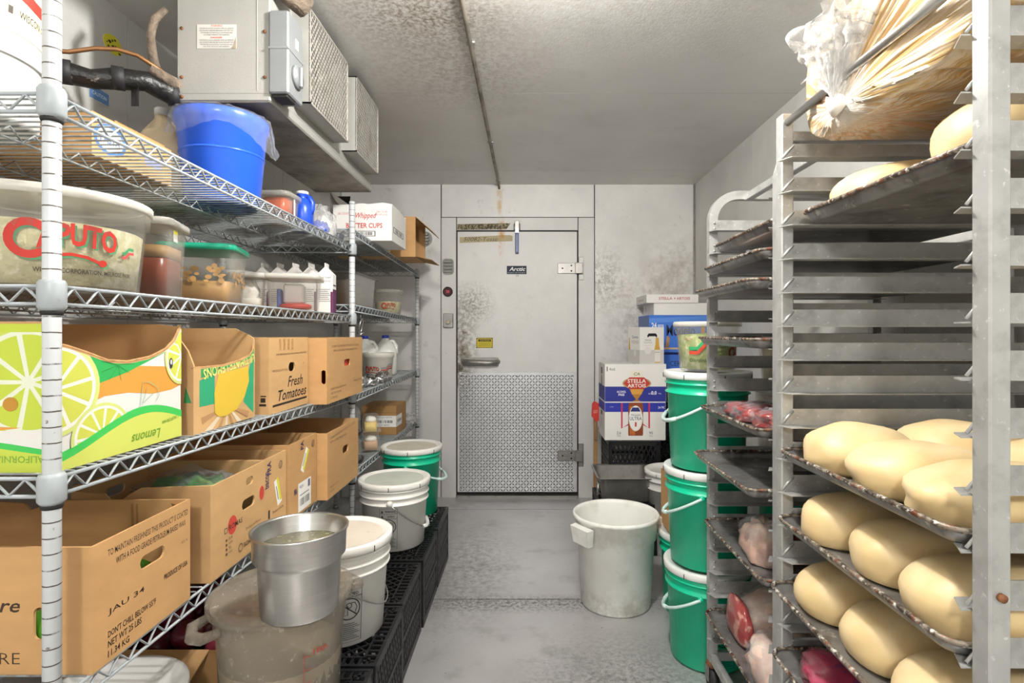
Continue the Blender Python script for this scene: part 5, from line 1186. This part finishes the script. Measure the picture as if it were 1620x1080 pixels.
# second rack with bent tube frames
XC, XD, YN, YR, ZT2 = .615, 1.17, 1.37, 1.886, 1.685
r2 = thing('pan_rack', 'farther pan rack with rounded tube frames, holding trays of meat', 'rack', (XC, YN, 0))
def arch(y):
    h = .015; r = .085; xa_, xb_ = XC+.0135, XD+.0135; pts = [(xa_, y, .10), (xa_, y, ZT2-r)]
    for k in range(1, 9): a = PI-PI/2*k/8; pts.append((xa_+r+r*math.cos(a), y, ZT2-r+r*math.sin(a)))
    pts.append((xb_-r, y, ZT2))
    for k in range(1, 9): a = PI/2-PI/2*k/8; pts.append((xb_-r+r*math.cos(a), y, ZT2-r+r*math.sin(a)))
    pts.append((xb_, y, .10))
    return MB().tube(pts, .0142, 4, square=True).build('end_frame', m_alu, r2)
arch(YN+.016); arch(YR+.016)
for x in (XC+.13, XD-.1): MB().bbox(x-.012, x+.012, YN+.03, YR+.004, ZT2-.02, ZT2+.004, .002).build('top_bar', m_alu, r2)
for x in (XC+.002, XD+.002): MB().bbox(x, x+.022, YN+.03, YR, .10, .13, .002).build('side_bar', m_alu, r2)
for y in (YN+.006, YR+.006): MB().bbox(XC+.028, XD, y, y+.02, .10, .13, .002).build('cross_bar', m_alu, r2)
for x in (XC+.0135, XD+.0135):
    for y in (YN+.016, YR+.016): caster(r2, x, y)
Z2 = lambda k: 1.484-.0765*k
rack_runners(r2, XC+.001, XD+.02, YN+.0305, YR+.0005, [Z2(k) for k in range(-1, 18)], 'rivet')
# pans: far rack
G2 = 'sheet pans in the far rack'
px0, px1, py0, py1 = .585, 1.165, YN+.034, YR-.004
lab2 = {0: ('top dark sheet pan in the far rack, pushed back', .035), 1: ('second sheet pan in the far rack, under pale wrapped meat', .0), 2: ('third sheet pan in the far rack, sticking out furthest, empty', -.03), 4: ('thin floury sheet pan in the far rack under red meat slices', -.02),
    7: ('far rack sheet pan carrying cling wrapped red steaks', -.012), 9: ('empty shiny sheet pan sticking out of the far rack', -.035), 12: ('far rack sheet pan with one wrapped pale cut', .0), 16: ('lowest far rack sheet pan with long wrapped loins', .002)}
for k, (lb_, dx) in lab2.items(): pan(lb_, px0+dx, px1+dx*.3, py0, py1, Z2(k)+.024, G2)
def meat(name, label, x, y, z, rx, ry, rz_, m, seed, wrap=True, group=None, cat='meat', nz=.16):
    t = thing(name, label, cat, (x, y, z), 0, group)
    blob(x, y, z, rx, ry, rz_, nz, 2.4, seed, 2.6).build('cut', m, t)
    if wrap: blob(x, y, z, rx*1.04, ry*1.04, rz_*1.06, nz*1.15, 3.4, seed+.4, 2.6).build('wrap', m_film, t)
    return t
G3 = 'wrapped steaks on the far rack'
zz = Z2(7)+.006
for k, (x, y, rx, ry, rz_) in enumerate(((.715, 1.79, .07, .06, .026), (.70, 1.67, .075, .062, .03), (.84, 1.76, .06, .075, .026), (.71, 1.53, .08, .075, .032), (.85, 1.60, .06, .085, .028))):
    meat('wrapped_steak', 'cling wrapped red steak, %s' % ['farthest at the pan edge', 'middle at the pan edge', 'inner, toward the far side', 'closest to the near post', 'inner, behind the nearest'][k], x, y, zz, rx, ry, rz_, m_meat, k, True, G3)
meat('wrapped_meat', 'pale pink wrapped meat on the second far rack pan', .74, 1.66, Z2(1)+.006, .10, .12, .03, m_fat, 11)
meat('meat_slices', 'flat red meat slices on the thin floury pan', .76, 1.62, Z2(4)+.006, .12, .15, .014, m_meat, 12, False)
meat('wrapped_meat', 'pale wrapped cut standing on the lower far rack pan', .678, 1.60, Z2(12)+.006, .055, .085, .066, m_fat, 13)
meat('wrapped_meat', 'dark red wrapped cut at the back of the lower far rack', .82, 1.68, Z2(12)+.006, .06, .08, .055, m_meat, 14)
lo = meat('wrapped_loin', 'long wrapped loin with red face on the lowest far rack pan', .80, 1.735, Z2(16)+.006, .15, .098, .088, m_fat, 15, True, None, 'meat', .07)
blob(.657, 1.735, Z2(16)+.014, .022, .085, .074, .06, 2, 21, 2.6).build('lean_face', m_meat, lo)
meat('wrapped_loin', 'second wrapped loin nearer the camera on the lowest far rack pan', .715, 1.515, Z2(16)+.006, .105, .105, .072, m_fat, 17, True, None, 'meat', .09)

# pans: near rack
G4 = 'sheet pans in the near rack'; qx0, qx1, qy0, qy1 = .560, 1.165, .742, 1.279
pan('rusty rimmed near rack sheet pan with two dough rounds below the bag', .615, 1.17, qy0+.012, qy1-.012, Z1(3)+.024, G4, .035)
pan('near rack sheet pan covered with merged spreading dough', .567, 1.165, qy0, qy1, Z1(-4)+.024, G4)
pan('middle dough pan of the near rack with three loaves at the edge', .562, 1.165, qy0, qy1, Z1(-6)+.024, G4)
pan('lower dough pan of the near rack with floury rim', .545, 1.16, qy0, qy1, Z1(-8)+.024, G4)
pan('lowest visible near rack sheet pan holding pink vacuum packed meat', .548, 1.16, qy0, qy1, Z1(-10)+.024, G4)
def dough(label, x, y, z, rx, ry, rz_, seed, nz=.05, pw=2.15, group='dough portions on the near rack'):
    return tag(blob(x, y, z, rx, ry, rz_, nz, 1.6, seed, pw, True, 36, 20).build('dough_ball', m_dough, None, (x, y, z)), label, 'dough', group)
zz = Z1(3)+.004
dough('flattened round dough at the far end of the upper dough pan', .735, 1.125, zz, .105, .115, .058, 1)
dough('larger domed dough at the near end of the upper dough pan', .80, .875, zz, .14, .118, .095, 2)
zz = Z1(-4)+.004
for k, (x, y, rx, ry, rz_, n_) in enumerate(((.69, 1.165, .105, .098, .062, .045), (.89, 1.15, .12, .115, .068, .05), (.70, .995, .118, .10, .06, .05), (.93, .94, .13, .12, .066, .05), (.705, .845, .125, .085, .056, .075), (1.08, 1.1, .08, .14, .058, .05), (1.07, .84, .09, .09, .06, .05))):
    dough('spread dough on the crowded pan, %s' % ['far edge piece', 'far inner piece', 'middle edge piece', 'middle inner piece', 'near edge piece with folds', 'far wall side piece', 'near wall side piece'][k], x, y, zz, rx, ry, rz_, 20+k, n_)
for lev, nm_, s0 in ((-6, 'middle', 40), (-8, 'lower', 60)):
    zz = Z1(lev)+.004
    for k, (x, y) in enumerate(((.71, 1.175), (.715, 1.005), (.70, .835), (.96, 1.175), (.965, 1.0), (.96, .83))):
        dough('smooth dough loaf on the %s dough pan, %s' % (nm_, ['far end at the edge', 'centre at the edge', 'near end at the edge', 'far end inside', 'centre inside', 'near end inside'][k]), x-(.012 if lev == -8 else 0), y, zz, .125 if k < 3 else .115, .084, .062 if k < 3 else .058, s0+k, .03, 2.5)
zz = Z1(-10)+.006
t = meat('vacuum_meat', 'pink vacuum packed meat with blue print in the near rack', .68, 1.06, zz, .112, .17, .045, m_pink, 30, False)
p = Print(lambda u, v, off: Vector((.68+u*.8, 1.10+v*.6, zz+.0715+off)))
for k in range(8): p.text(R.choice(('7391', 'USDA', '0428', 'FDS')), R.uniform(-.09, .03), R.uniform(-.08, .07), .016, '#2c2f80', None, .01, .2, 'l', R.uniform(-.4, .4))
p.build('blue_print', t)
# dough bag on top
bg = thing('dough_bag', 'big plastic bag of dough with a gathered knot on top of near rack', 'bag', (.88, 1.0, Z1(5)+.006))
zb = Z1(5)+.006
m_bagd = mat('bagged_dough', '#d9bd85', .4, 0, .1, 5, dirt=[('#e9d9c4', 7, .52, .66, .6), ('#e0a87c', 4, .56, .68, .6)], coat=.5)
m_bagf = mat('bag_film', '#f2e9dc', .2, 0, .08, 16, alpha=.28, bump=.5, bscale=25)
kn = Vector((.598, 1.07, zb+.035))
m_st = [m_bagd, mat('bag_pleat_white', '#e9e4da', .25, 0, .06, 20, coat=.4), mat('bag_pleat_tan', '#c9a56c', .35, 0, .06, 9, coat=.4), mat('bag_pleat_peach', '#dfb08c', .35, 0, .06, 9, coat=.4)]
NP = 150
def body(u, v):
    a = 2*PI*u; ca, sa = math.cos(a), math.sin(a); e = .62
    ty = 1.01+.252*math.copysign(abs(ca)**e, ca); tz = zb+.125+.125*math.copysign(abs(sa)**e, sa)
    ridge = math.sin(a*19+2.5*math.sin(a*4))+.6*math.sin(a*43+1)
    if v < .5:
        q = v/.5; r = q**.75; x = kn.x+.03*q**1.5+.010*ridge*q*(1-q)*1.6
        y, z = kn.y+(ty-kn.y)*r, kn.z+(tz-kn.z)*r
        k = .012*ridge*math.sin(q*PI)*.6; y += k*ca; z += k*sa
    else:
        q = (v-.5)/.5; x = kn.x+.03+.53*q; s_ = 1-.25*max(0, q-.7)/.3; k = .004*ridge*(1-q)
        y, z = 1.01+(ty-1.01)*s_+k*ca, zb+.125+(tz-zb-.125)*s_+k*sa
    lump = .012*noise.noise(Vector((x*9, y*9, z*9)))
    return (x, y+lump, max(z+lump*.6, zb+.0005))
bd = MB().grid(body, NP, 40, True)
def streaks(name):
    m = bpy.data.materials.new(name); m.use_nodes = True; nt = m.node_tree; b_ = nt.nodes['Principled BSDF']
    kl = kn-Vector(bg.location); v = coord(nt, (1, 1, 1), tuple(-q for q in kl))
    nv = nd(nt, 'ShaderNodeVectorMath', operation='NORMALIZE'); lk(nt, v, nv.inputs[0]); ln = nd(nt, 'ShaderNodeVectorMath', operation='LENGTH'); lk(nt, v, ln.inputs[0])
    base = mixc(nt, noise_ramp(nt, coord(nt), 5, .42, .6), hexc('#cda96c'), hexc('#d8a884')); base = mixc(nt, noise_ramp(nt, nv.outputs[0], 9, .4, .62, 3), base, hexc('#b3925a'))
    near = nd(nt, 'ShaderNodeMapRange'); near.inputs[1].default_value = .02; near.inputs[2].default_value = .34; near.inputs[3].default_value = 1; near.inputs[4].default_value = .25; lk(nt, ln.outputs['Value'], near.inputs[0])
    st = mul(nt, noise_ramp(nt, nv.outputs[0], 14, .44, .58, 4), near.outputs[0])
    src = mixc(nt, st, base, hexc('#d9d4ca')); c2 = nd(nt, 'ShaderNodeMapRange'); c2.inputs[1].default_value = .03; c2.inputs[2].default_value = .09; c2.inputs[3].default_value = .85; c2.inputs[4].default_value = 0; lk(nt, ln.outputs['Value'], c2.inputs[0])
    src = mixc(nt, c2.outputs[0], src, hexc('#dcd7cd')); lk(nt, src, b_.inputs['Base Color'])
    b_.inputs['Roughness'].default_value = .32; b_.inputs['Coat Weight'].default_value = .5; b_.inputs['Coat Roughness'].default_value = .15
    bp = nd(nt, 'ShaderNodeBump'); bp.inputs['Strength'].default_value = .6; bp.inputs['Distance'].default_value = .008
    nn = nd(nt, 'ShaderNodeTexNoise'); nn.inputs['Scale'].default_value = 24; lk(nt, nv.outputs[0], nn.inputs[0]); lk(nt, nn.outputs[0], bp.inputs['Height']); lk(nt, bp.outputs[0], b_.inputs['Normal'])
    return m
o = bd.build('bagged_dough', streaks('bag_streaks'), bg)
MB().tube([kn+Vector((-.014, 0, .012)), kn+Vector((-.006, 0, .004)), kn+Vector((.004, 0, -.002))], [.014, .019, .024], 14).build('knot', m_st[1], bg)
def ruff(u, v, sd=0):
    a = -1.0+2.1*u; w_ = v**.75; rr = .165+.03*noise.noise(Vector((a*2.5, sd, 0)))
    q = Vector((-.02, -math.sin(a)*.105*(1+.2*sd), rr*(.55+.45*math.cos(a*.9))))*w_
    fo = Vector((.028*math.sin(a*11+sd*2)*w_, .01*math.sin(a*17+sd)*w_, 0))
    n_ = Vector((noise.noise(Vector((a*4, v*6, sd))), noise.noise(Vector((a*4, v*6, sd+9))), noise.noise(Vector((a*5, v*7, sd+4)))))*.03*v
    return tuple(kn+Vector((-.012, 0, .012))+q+fo+n_+Vector((.03*sd*w_, 0, -.02*sd*w_)))
for sd in (0, 1, 2): MB().grid(lambda u, v: ruff(u, v, sd*.8), 80, 18).build('ruffle', m_filmw, bg)

# ---------------------------------------------------------------- buckets, bin and cartons on the right
GS = 'green buckets stacked beside the far rack'
sx, sy = .676, 2.105; gh = .352
for k, nm_ in enumerate(('bottom bucket, with warning print', 'middle bucket', 'top bucket, under a tub of lettuce')):
    bucket('white lidded green bucket in the tall right stack, '+nm_, (sx, sy, .003+k*(gh+.0055)), gh, .149, .134, m_green, m_white_clean, PI+(-.45, -.42, -.05)[k], .55, False, GS, -PI/2+.1 if k == 0 else None, 2, reach=.19)
zt = .003+3*(gh+.0055)
at = (sx-.002, sy-.005, zt); t = round_tub('clear tub of shredded lettuce with green and red stripes on the bucket stack', at, .115, .1, .178, .135, m_lettuce, m_clear, m_lidp, band=.2)
p = Print(cyl_map(at[:2], .103, .113, at[2]+.04, at[2]+.14, -PI/2-.38), edge=.01)
for k, c in ((0, '#2f9a5e'), (1, '#c8452f')): p.line([(-.06, .045-.016*k), (-.025, .045-.016*k), (.012, .085-.016*k), (.075, .085-.016*k)], .0125, c)
p.text('ISCON', -.075, .075, .008, '#a8506a', .03).text('Parmesan', .02, .045, .009, '#3d6a3a', .05).text('Romano', .02, .03, .009, '#3d6a3a', .045).text('Giardiniera', -.06, -.005, .014, '#3a4a26', .09, .01, .2); p.build('stripe_print', t)
p = Print(cyl_map(at[:2], .103, .113, at[2]+.03, at[2]+.14, -PI/2+.75), edge=.01); p.text('CA', -.03, .02, .04, '#a8332c', .06, .03); p.build('brand_print', t)
bucket('single green bucket on the floor behind the tall stack', (.735, 2.46, 0), .345, .147, .133, m_green, m_white_clean, PI+.1, .9, False, None, None, 2, grip=False, reach=.17)
b = CBox('small_carton', 'small brown carton standing on the single green bucket', .61, .78, 2.38, 2.56, .352, .59, m_kraft, closed=True)
for k in range(2): bucket('green bucket with white lid in the stack by the right wall, %s' % ('lower', 'upper')[k], (1.03, 2.12, .003+k*(gh+.0055)), gh, .147, .134, m_green, m_white_clean, None, .6, False, 'green buckets by the right wall')
z = .003+2*(gh+.0055)
square_tub('clear container of dark red meat on the right wall buckets', (1.03, 2.12, z), .26, .22, .28, .26, m_meat, m_clear, m_cloudy)
square_tub('clear container of grated cheese on top beside the right wall', (1.03, 2.12, z+.289), .24, .2, .17, .15, m_cheese, m_clear, m_cloudy)
bucket('tall white tub behind the bin, next to the steel pan', (.80, 3.1, 0), .455, .14, .115, m_white_clean, m_white, None)
# round bin
at = (.395, 2.52, 0)
t = thing('round_bin', 'round white plastic waste bin standing alone on the floor', 'bin', at)
MB().lathe([(.148, 0), (.156, .008), (.172, .30), (.18, .305), (.183, .385), (.193, .39), (.195, .40), (.19, .408), (.183, .406), (.178, .39), (.168, .3), (.15, .015), (0, .012)], at, 56, capt=False).build('body', m_bin, t)
for sg, a0 in ((1, -2.55), (-1, .35)):
    c, s = math.cos(a0), math.sin(a0); ax = Vector((c, s, 0)); sd = Vector((-s, c, 0)); q = Vector(at)
    P = []
    for zz, o0, hw in ((.375, .182, .062), (.372, .215, .058), (.30, .205, .05), (.30, .178, .05)):
        for e in (-1, 1): P.append(q+ax*o0+sd*hw*e+Vector((0, 0, zz)))
    MB().add(P, [(0, 1, 3, 2), (2, 3, 5, 4), (4, 5, 7, 6), (0, 2, 4, 6), (1, 7, 5, 3)]).build('handle', m_bin, t)
# beer cartons on crates
CG = 'milk crates under the cartons'
dup(c0, (.645, 3.555, 0), 0, 'lower black milk crate under the beer cartons', CG); dup(c0, (.645, 3.555, .279), 0, 'upper black milk crate directly under the beer cartons', CG)
dup(c0, (.545, 3.205, 0), 0, 'black milk crate under the steel hotel pan', CG)
for k in range(3): dup(c0, (1.0, 3.9, .279*k), 0, '%s black milk crate in the corner stack behind' % ('bottom', 'middle', 'top')[k], CG)
bx0, bx1, by0, by1 = .467, .838, 3.40, 3.69; z0 = .559; bh = .23
BX = CBox('beer_carton', 'white and blue carton with a tall amber bottle and red chevrons', bx0, bx1, by0, by1, z0, z0+bh, m_card_white, closed=True, t=.004)
p, wd, h = BX.pr('front')
def bottle(p, cx, base, s, c, neck=True, lab='#f0ede6'):
    p.poly([(cx-s*.2, base), (cx+s*.2, base), (cx+s*.22, base+s*.05), (cx+s*.22, base+s*.75), (cx+s*.17, base+s*.9), (cx+s*.1, base+s*1.05), (cx+s*.09, base+s*1.3), (cx-s*.09, base+s*1.3), (cx-s*.1, base+s*1.05), (cx-s*.17, base+s*.9), (cx-s*.22, base+s*.75), (cx-s*.22, base+s*.05)], c)
p.rect(.001, wd-.001, h*.75, h*.995, '#2a35a8')
p.line([(wd*.28, h*.99), (wd*.28, h*.32), (wd*.42, h*.45)], .010, '#d0324a').line([(wd*.73, h*.99), (wd*.73, h*.32), (wd*.6, h*.45)], .010, '#d0324a')
p.poly([(wd*.39, h*.12), (wd*.62, h*.12), (wd*.63, h*.16), (wd*.63, h*.9), (wd*.62, h*.998), (wd*.4, h*.998), (wd*.385, h*.9), (wd*.385, h*.16)], '#8f4518'); p.poly([(wd*.41, h*.14), (wd*.5, h*.14), (wd*.48, h*.9), (wd*.41, h*.9)], '#c26a2a')
p.ell(wd*.508, h*.58, wd*.115, h*.34, '#e9e7e0', 28).ell(wd*.508, h*.58, wd*.105, h*.315, '#f3f1ec', 28); p.poly([(wd*.42, h*.76), (wd*.59, h*.76), (wd*.555, h*.87), (wd*.455, h*.87)], '#24307c')
p.text('Michelob', wd*.508, h*.64, h*.06, '#6a6a70', wd*.15, 0, .3, 'c').text('ULTRA', wd*.508, h*.53, h*.09, '#23294a', wd*.2, .005, 0, 'c').rect(wd*.495, wd*.522, h*.36, h*.48, '#c23a2e').text('2.6', wd*.23, h*.16, h*.07, '#3a3f4c', wd*.07, 0, 0, 'c').text('95', wd*.76, h*.16, h*.07, '#3a3f4c', wd*.06, 0, 0, 'c').text('CARBS', wd*.23, h*.1, h*.03, '#6a6f7c', wd*.07, 0, 0, 'c').text('CALS', wd*.76, h*.1, h*.03, '#6a6f7c', wd*.06, 0, 0, 'c').text('24 PK', wd*.93, h*.84, h*.06, '#e4e6f4', wd*.11, .02, 0, 'c').text('ULTRA', wd*.08, h*.87, h*.03, '#c4c8e4', wd*.06); p.build('print', BX.p['front'])
p, wd, h = BX.pr('wall'); p.rect(.001, wd-.001, h*.75, h*.99, '#2a35a8').rect(wd*.4, wd*.6, h*.6, h*.72, '#16161a'); p.line([(wd*.3, h*.2), (wd*.5, h*.5), (wd*.7, h*.2)], .008, '#b9a0b0'); p.build('print', BX.p['wall'])
z1 = z0+bh+.005; bh2 = .226
SA = CBox('beer_carton', 'white and navy carton showing a red crest over a beer glass', bx0, bx1+.004, by0, by1, z1, z1+bh2, m_card_white, closed=True, t=.004)
p, wd, h = SA.pr('front')
p.rect(.001, wd-.001, .001, h*.41, '#27318f').rect(wd*.03, wd*.045, h*.82, h*.95, '#6a5a3a').text('4x6', wd*.07, h*.84, h*.08, '#6a6a6a', wd*.1).text('ALCOHOL', wd*.27, h*.24, h*.06, '#eeeef4', wd*.15, .02, 0, 'c').text('FREE', wd*.27, h*.16, h*.06, '#eeeef4', wd*.1, .02, 0, 'c').text('0.0', wd*.8, h*.19, h*.1, '#eeeef4', wd*.09, .03, 0, 'c').text('ALC', wd*.71, h*.2, h*.04, '#eeeef4', wd*.05).text('VOL', wd*.87, h*.2, h*.04, '#eeeef4', wd*.05)
p.poly([(wd*.46, .001), (wd*.58, .001), (wd*.58, h*.02), (wd*.53, h*.06), (wd*.57, h*.14), (wd*.63, h*.3), (wd*.645, h*.5), (wd*.61, h*.84), (wd*.43, h*.84), (wd*.395, h*.5), (wd*.41, h*.3), (wd*.47, h*.14), (wd*.51, h*.06), (wd*.46, h*.02)], '#b8802e')
p.poly([(wd*.44, h*.2), (wd*.60, h*.2), (wd*.62, h*.36), (wd*.42, h*.36)], '#d9a040').poly([(wd*.41, h*.66), (wd*.63, h*.66), (wd*.61, h*.84), (wd*.43, h*.84)], '#ece4d0').text('CA', wd*.52, h*.71, h*.08, '#3a6a3a', wd*.1, .01, .2, 'c')
p.ell(wd*.52, h*.5, wd*.235, h*.16, '#b9a06a', 28).poly([(wd*.40, h*.66), (wd*.64, h*.66), (wd*.74, h*.5), (wd*.64, h*.34), (wd*.40, h*.34), (wd*.3, h*.5)], '#c23a2a')
p.text('STELLA', wd*.52, h*.51, h*.105, '#f4efe6', wd*.3, .02, 0, 'c').text('ARTOIS', wd*.52, h*.385, h*.1, '#f4efe6', wd*.3, .02, 0, 'c'); p.build('print', SA.p['front'])
p, wd, h = SA.pr('wall'); p.rect(.001, wd-.001, .001, h*.41, '#27318f').rect(wd*.42, wd*.6, h*.72, h*.9, '#16161a'); p.poly([(wd*.42, h*.3), (wd*.58, h*.3), (wd*.56, h*.6), (wd*.53, h*.7), (wd*.47, h*.7), (wd*.44, h*.6)], '#4a5a4a'); p.build('print', SA.p['wall'])
z2 = z1+bh2+.005
co = CBox('bottle_pack', 'small white carton with pale bottle picture on the beer cartons', .66, .828, 3.43, 3.58, z2, z2+.222, m_card_white, closed=True, t=.003, rz=.32)
co.t.location.x -= .005
p, wd, h = co.pr('front'); p.rect(.001, wd-.001, .001, h*.38, '#cfccc8').ell(wd*.33, h*.36, wd*.14, h*.1, '#e2dfda', 20)
p.poly([(wd*.3, h*.78), (wd*.36, h*.84), (wd*.66, h*.84), (wd*.72, h*.78), (wd*.7, h*.72), (wd*.64, h*.76), (wd*.38, h*.76), (wd*.32, h*.72)], '#17171a').poly([(wd*.62, h*.02), (wd*.84, h*.02), (wd*.84, h*.4), (wd*.8, h*.52), (wd*.78, h*.72), (wd*.66, h*.72), (wd*.64, h*.52), (wd*.6, h*.4)], '#d6a94a').rect(wd*.61, wd*.84, h*.05, h*.38, '#e4e0d8').text('Corona', wd*.72, h*.3, h*.035, '#3a4a6a', wd*.2, .01, 0, 'c').text('Corona', wd*.33, h*.64, h*.04, '#2a2f3a', wd*.26, .01, 0, 'c').text('PREMIER', wd*.33, h*.56, h*.05, '#b9b4ac', wd*.36, 0, 0, 'c').rect(wd*.15, wd*.5, h*.5, h*.505, '#b9b4ac'); p.build('print', co.p['front'])
p, wd, h = co.pr('wall'); p.rect(.001, wd-.001, .001, h*.38, '#c4c1bd').text('Corona', wd*.6, h*.7, h*.08, '#4a5260', wd*.5, .01, 0, 'c').text('PREMIER', wd*.62, h*.55, h*.09, '#b0aca6', wd*.6, 0, 0, 'c').poly([(wd*.05, h*.38), (wd*.2, h*.38), (wd*.16, h*.6), (wd*.14, h*.72), (wd*.1, h*.72)], '#c9a050').ell(wd*.6, h*.3, wd*.1, h*.1, '#dcd9d4', 16); p.build('print', co.p['wall'])
# corner stack: blue cases and white trays
zc = .279*3
def case(name, label, x0, x1, y0, y1, a, b_, m): return CBox(name, label, x0, x1, y0, y1, a, b_, m, closed=True, t=.004)
m_bcard = mat('blue_card', '#3f78d8', .5, 0, .04, 6); m_ncard = mat('navy_card', '#23307e', .5, 0, .04, 6)
C1 = case('beer_case', 'navy and blue case under the lighter blue case in the corner', .845, 1.19, 3.73, 4.07, zc, zc+.243, m_ncard)
p, wd, h = C1.pr('front'); p.rect(.001, wd-.001, h*.5, h*.95, '#3a6fd0').ell(wd*.12, h*.7, .02, .02, '#5f8fe0', 16).text('CERVEZA', wd*.3, h*.64, h*.14, '#20305c', wd*.5, .01); p.build('print', C1.p['front'])
C2 = case('beer_case', 'bright blue 24 bottle case in the far right corner', .803, 1.186, 3.70, 4.06, zc+.248, zc+.248+.243, m_bcard)
p, wd, h = C2.pr('front'); p.poly([(.001, h*.8), (wd-.001, h*.88), (wd-.001, h*.995), (.001, h*.93)], '#5a90e4').text('24', wd*.04, h*.66, h*.15, '#eef2fa', wd*.09, .03).text('BEER', wd*.15, h*.67, h*.09, '#dbe6fa', wd*.11, .02).text('Modelo', wd*.3, h*.45, h*.3, '#1a2440', wd*.5, .02).poly([(wd*.28, h*.14), (wd*.34, h*.14), (wd*.36, h*.4), (wd*.31, h*.46)], '#b98a5a').rect(wd*.9, wd*.97, h*.5, h*.8, '#c88a3a').rect(.001, wd-.001, h*.08, h*.13, '#d8b88a'); p.build('print', C2.p['front'])
p, wd, h = C2.pr('wall'); p.rect(.001, wd-.001, .001, h*.99, '#6f84b8').ell(wd*.5, h*.5, .012, .03, '#20283c', 14); p.build('print', C2.p['wall'])
zc2 = zc+.248+.248
T1 = case('white_tray', 'plain white carton tray between blue case and lettered tray', .837, 1.19, 3.71, 4.05, zc2, zc2+.076, m_card_white)
p, wd, h = T1.pr('wall'); p.line([(wd*.2, h*.3), (wd*.3, h*.6), (wd*.22, h*.8)], .004, '#55504a'); p.build('print', T1.p['wall'])
T2 = case('lettered_tray', 'shallow white tray with red lettering on top of corner stack', .785, 1.13, 3.70, 4.04, zc2+.081, zc2+.081+.052, m_card_white)
p, wd, h = T2.pr('front'); p.text('STELLA', wd*.24, h*.4, h*.34, '#b8403c', wd*.26, .015).text('+', wd*.53, h*.42, h*.3, '#b8403c', wd*.03, .02).text('ARTOIS', wd*.58, h*.4, h*.34, '#b8403c', wd*.26, .015); p.build('print', T2.p['front'])
p, wd, h = T2.pr('wall'); p.text('STELLA', wd*.2, h*.35, h*.25, '#b8706c', wd*.5, .01); p.build('print', T2.p['wall'])
# hotel pan on crate
steel_pan('deep steel hotel pan with foil scraps below the beer cartons', .395, .70, 3.06, 3.37, .279, .417, 'hotel_pan', .016, m_steel_dull)
tag(blob(.385, 3.07, .36, .012, .018, .035, .4, 5, 3, 2, False, 16, 10).build('foil_scrap', m_foil, None, (.385, 3.07, .36)), 'crumpled foil scrap on the corner of hotel pan', 'foil')
t = tag(MB().bbox(.435, .462, 3.72, 3.728, 0, .66, .002).build('card_strip', m_kraft3, None, (.448, 3.724, 0)), 'upright brown cardboard strip between wall and beer cartons', 'cardboard')
t = thing('tape_tool', 'red plastic hand tool hanging beside the beer cartons', 'tool', (.447, 3.71, .63))
MB().panel([(.42, .66), (.45, .625), (.475, .63), (.475, .74), (.44, .76), (.425, .745)], [], ((0, 3.70, 0), (1, 0, 0), (0, 0, 1), (0, -1, 0)), .018).build('body', m_red, t)
p = Print(plane_map(((0, 3.70, 0), (1, 0, 0), (0, 0, 1), (0, -1, 0)))); p.text('GO', .432, .68, .022, '#e9b0a6', .028, .01, .2); p.build('lettering', t)
MB().bbox(.44, .458, 3.703, 3.716, .50, .63, .003).build('grip', mat('tan_grip', '#8a6e4c', .6), t)
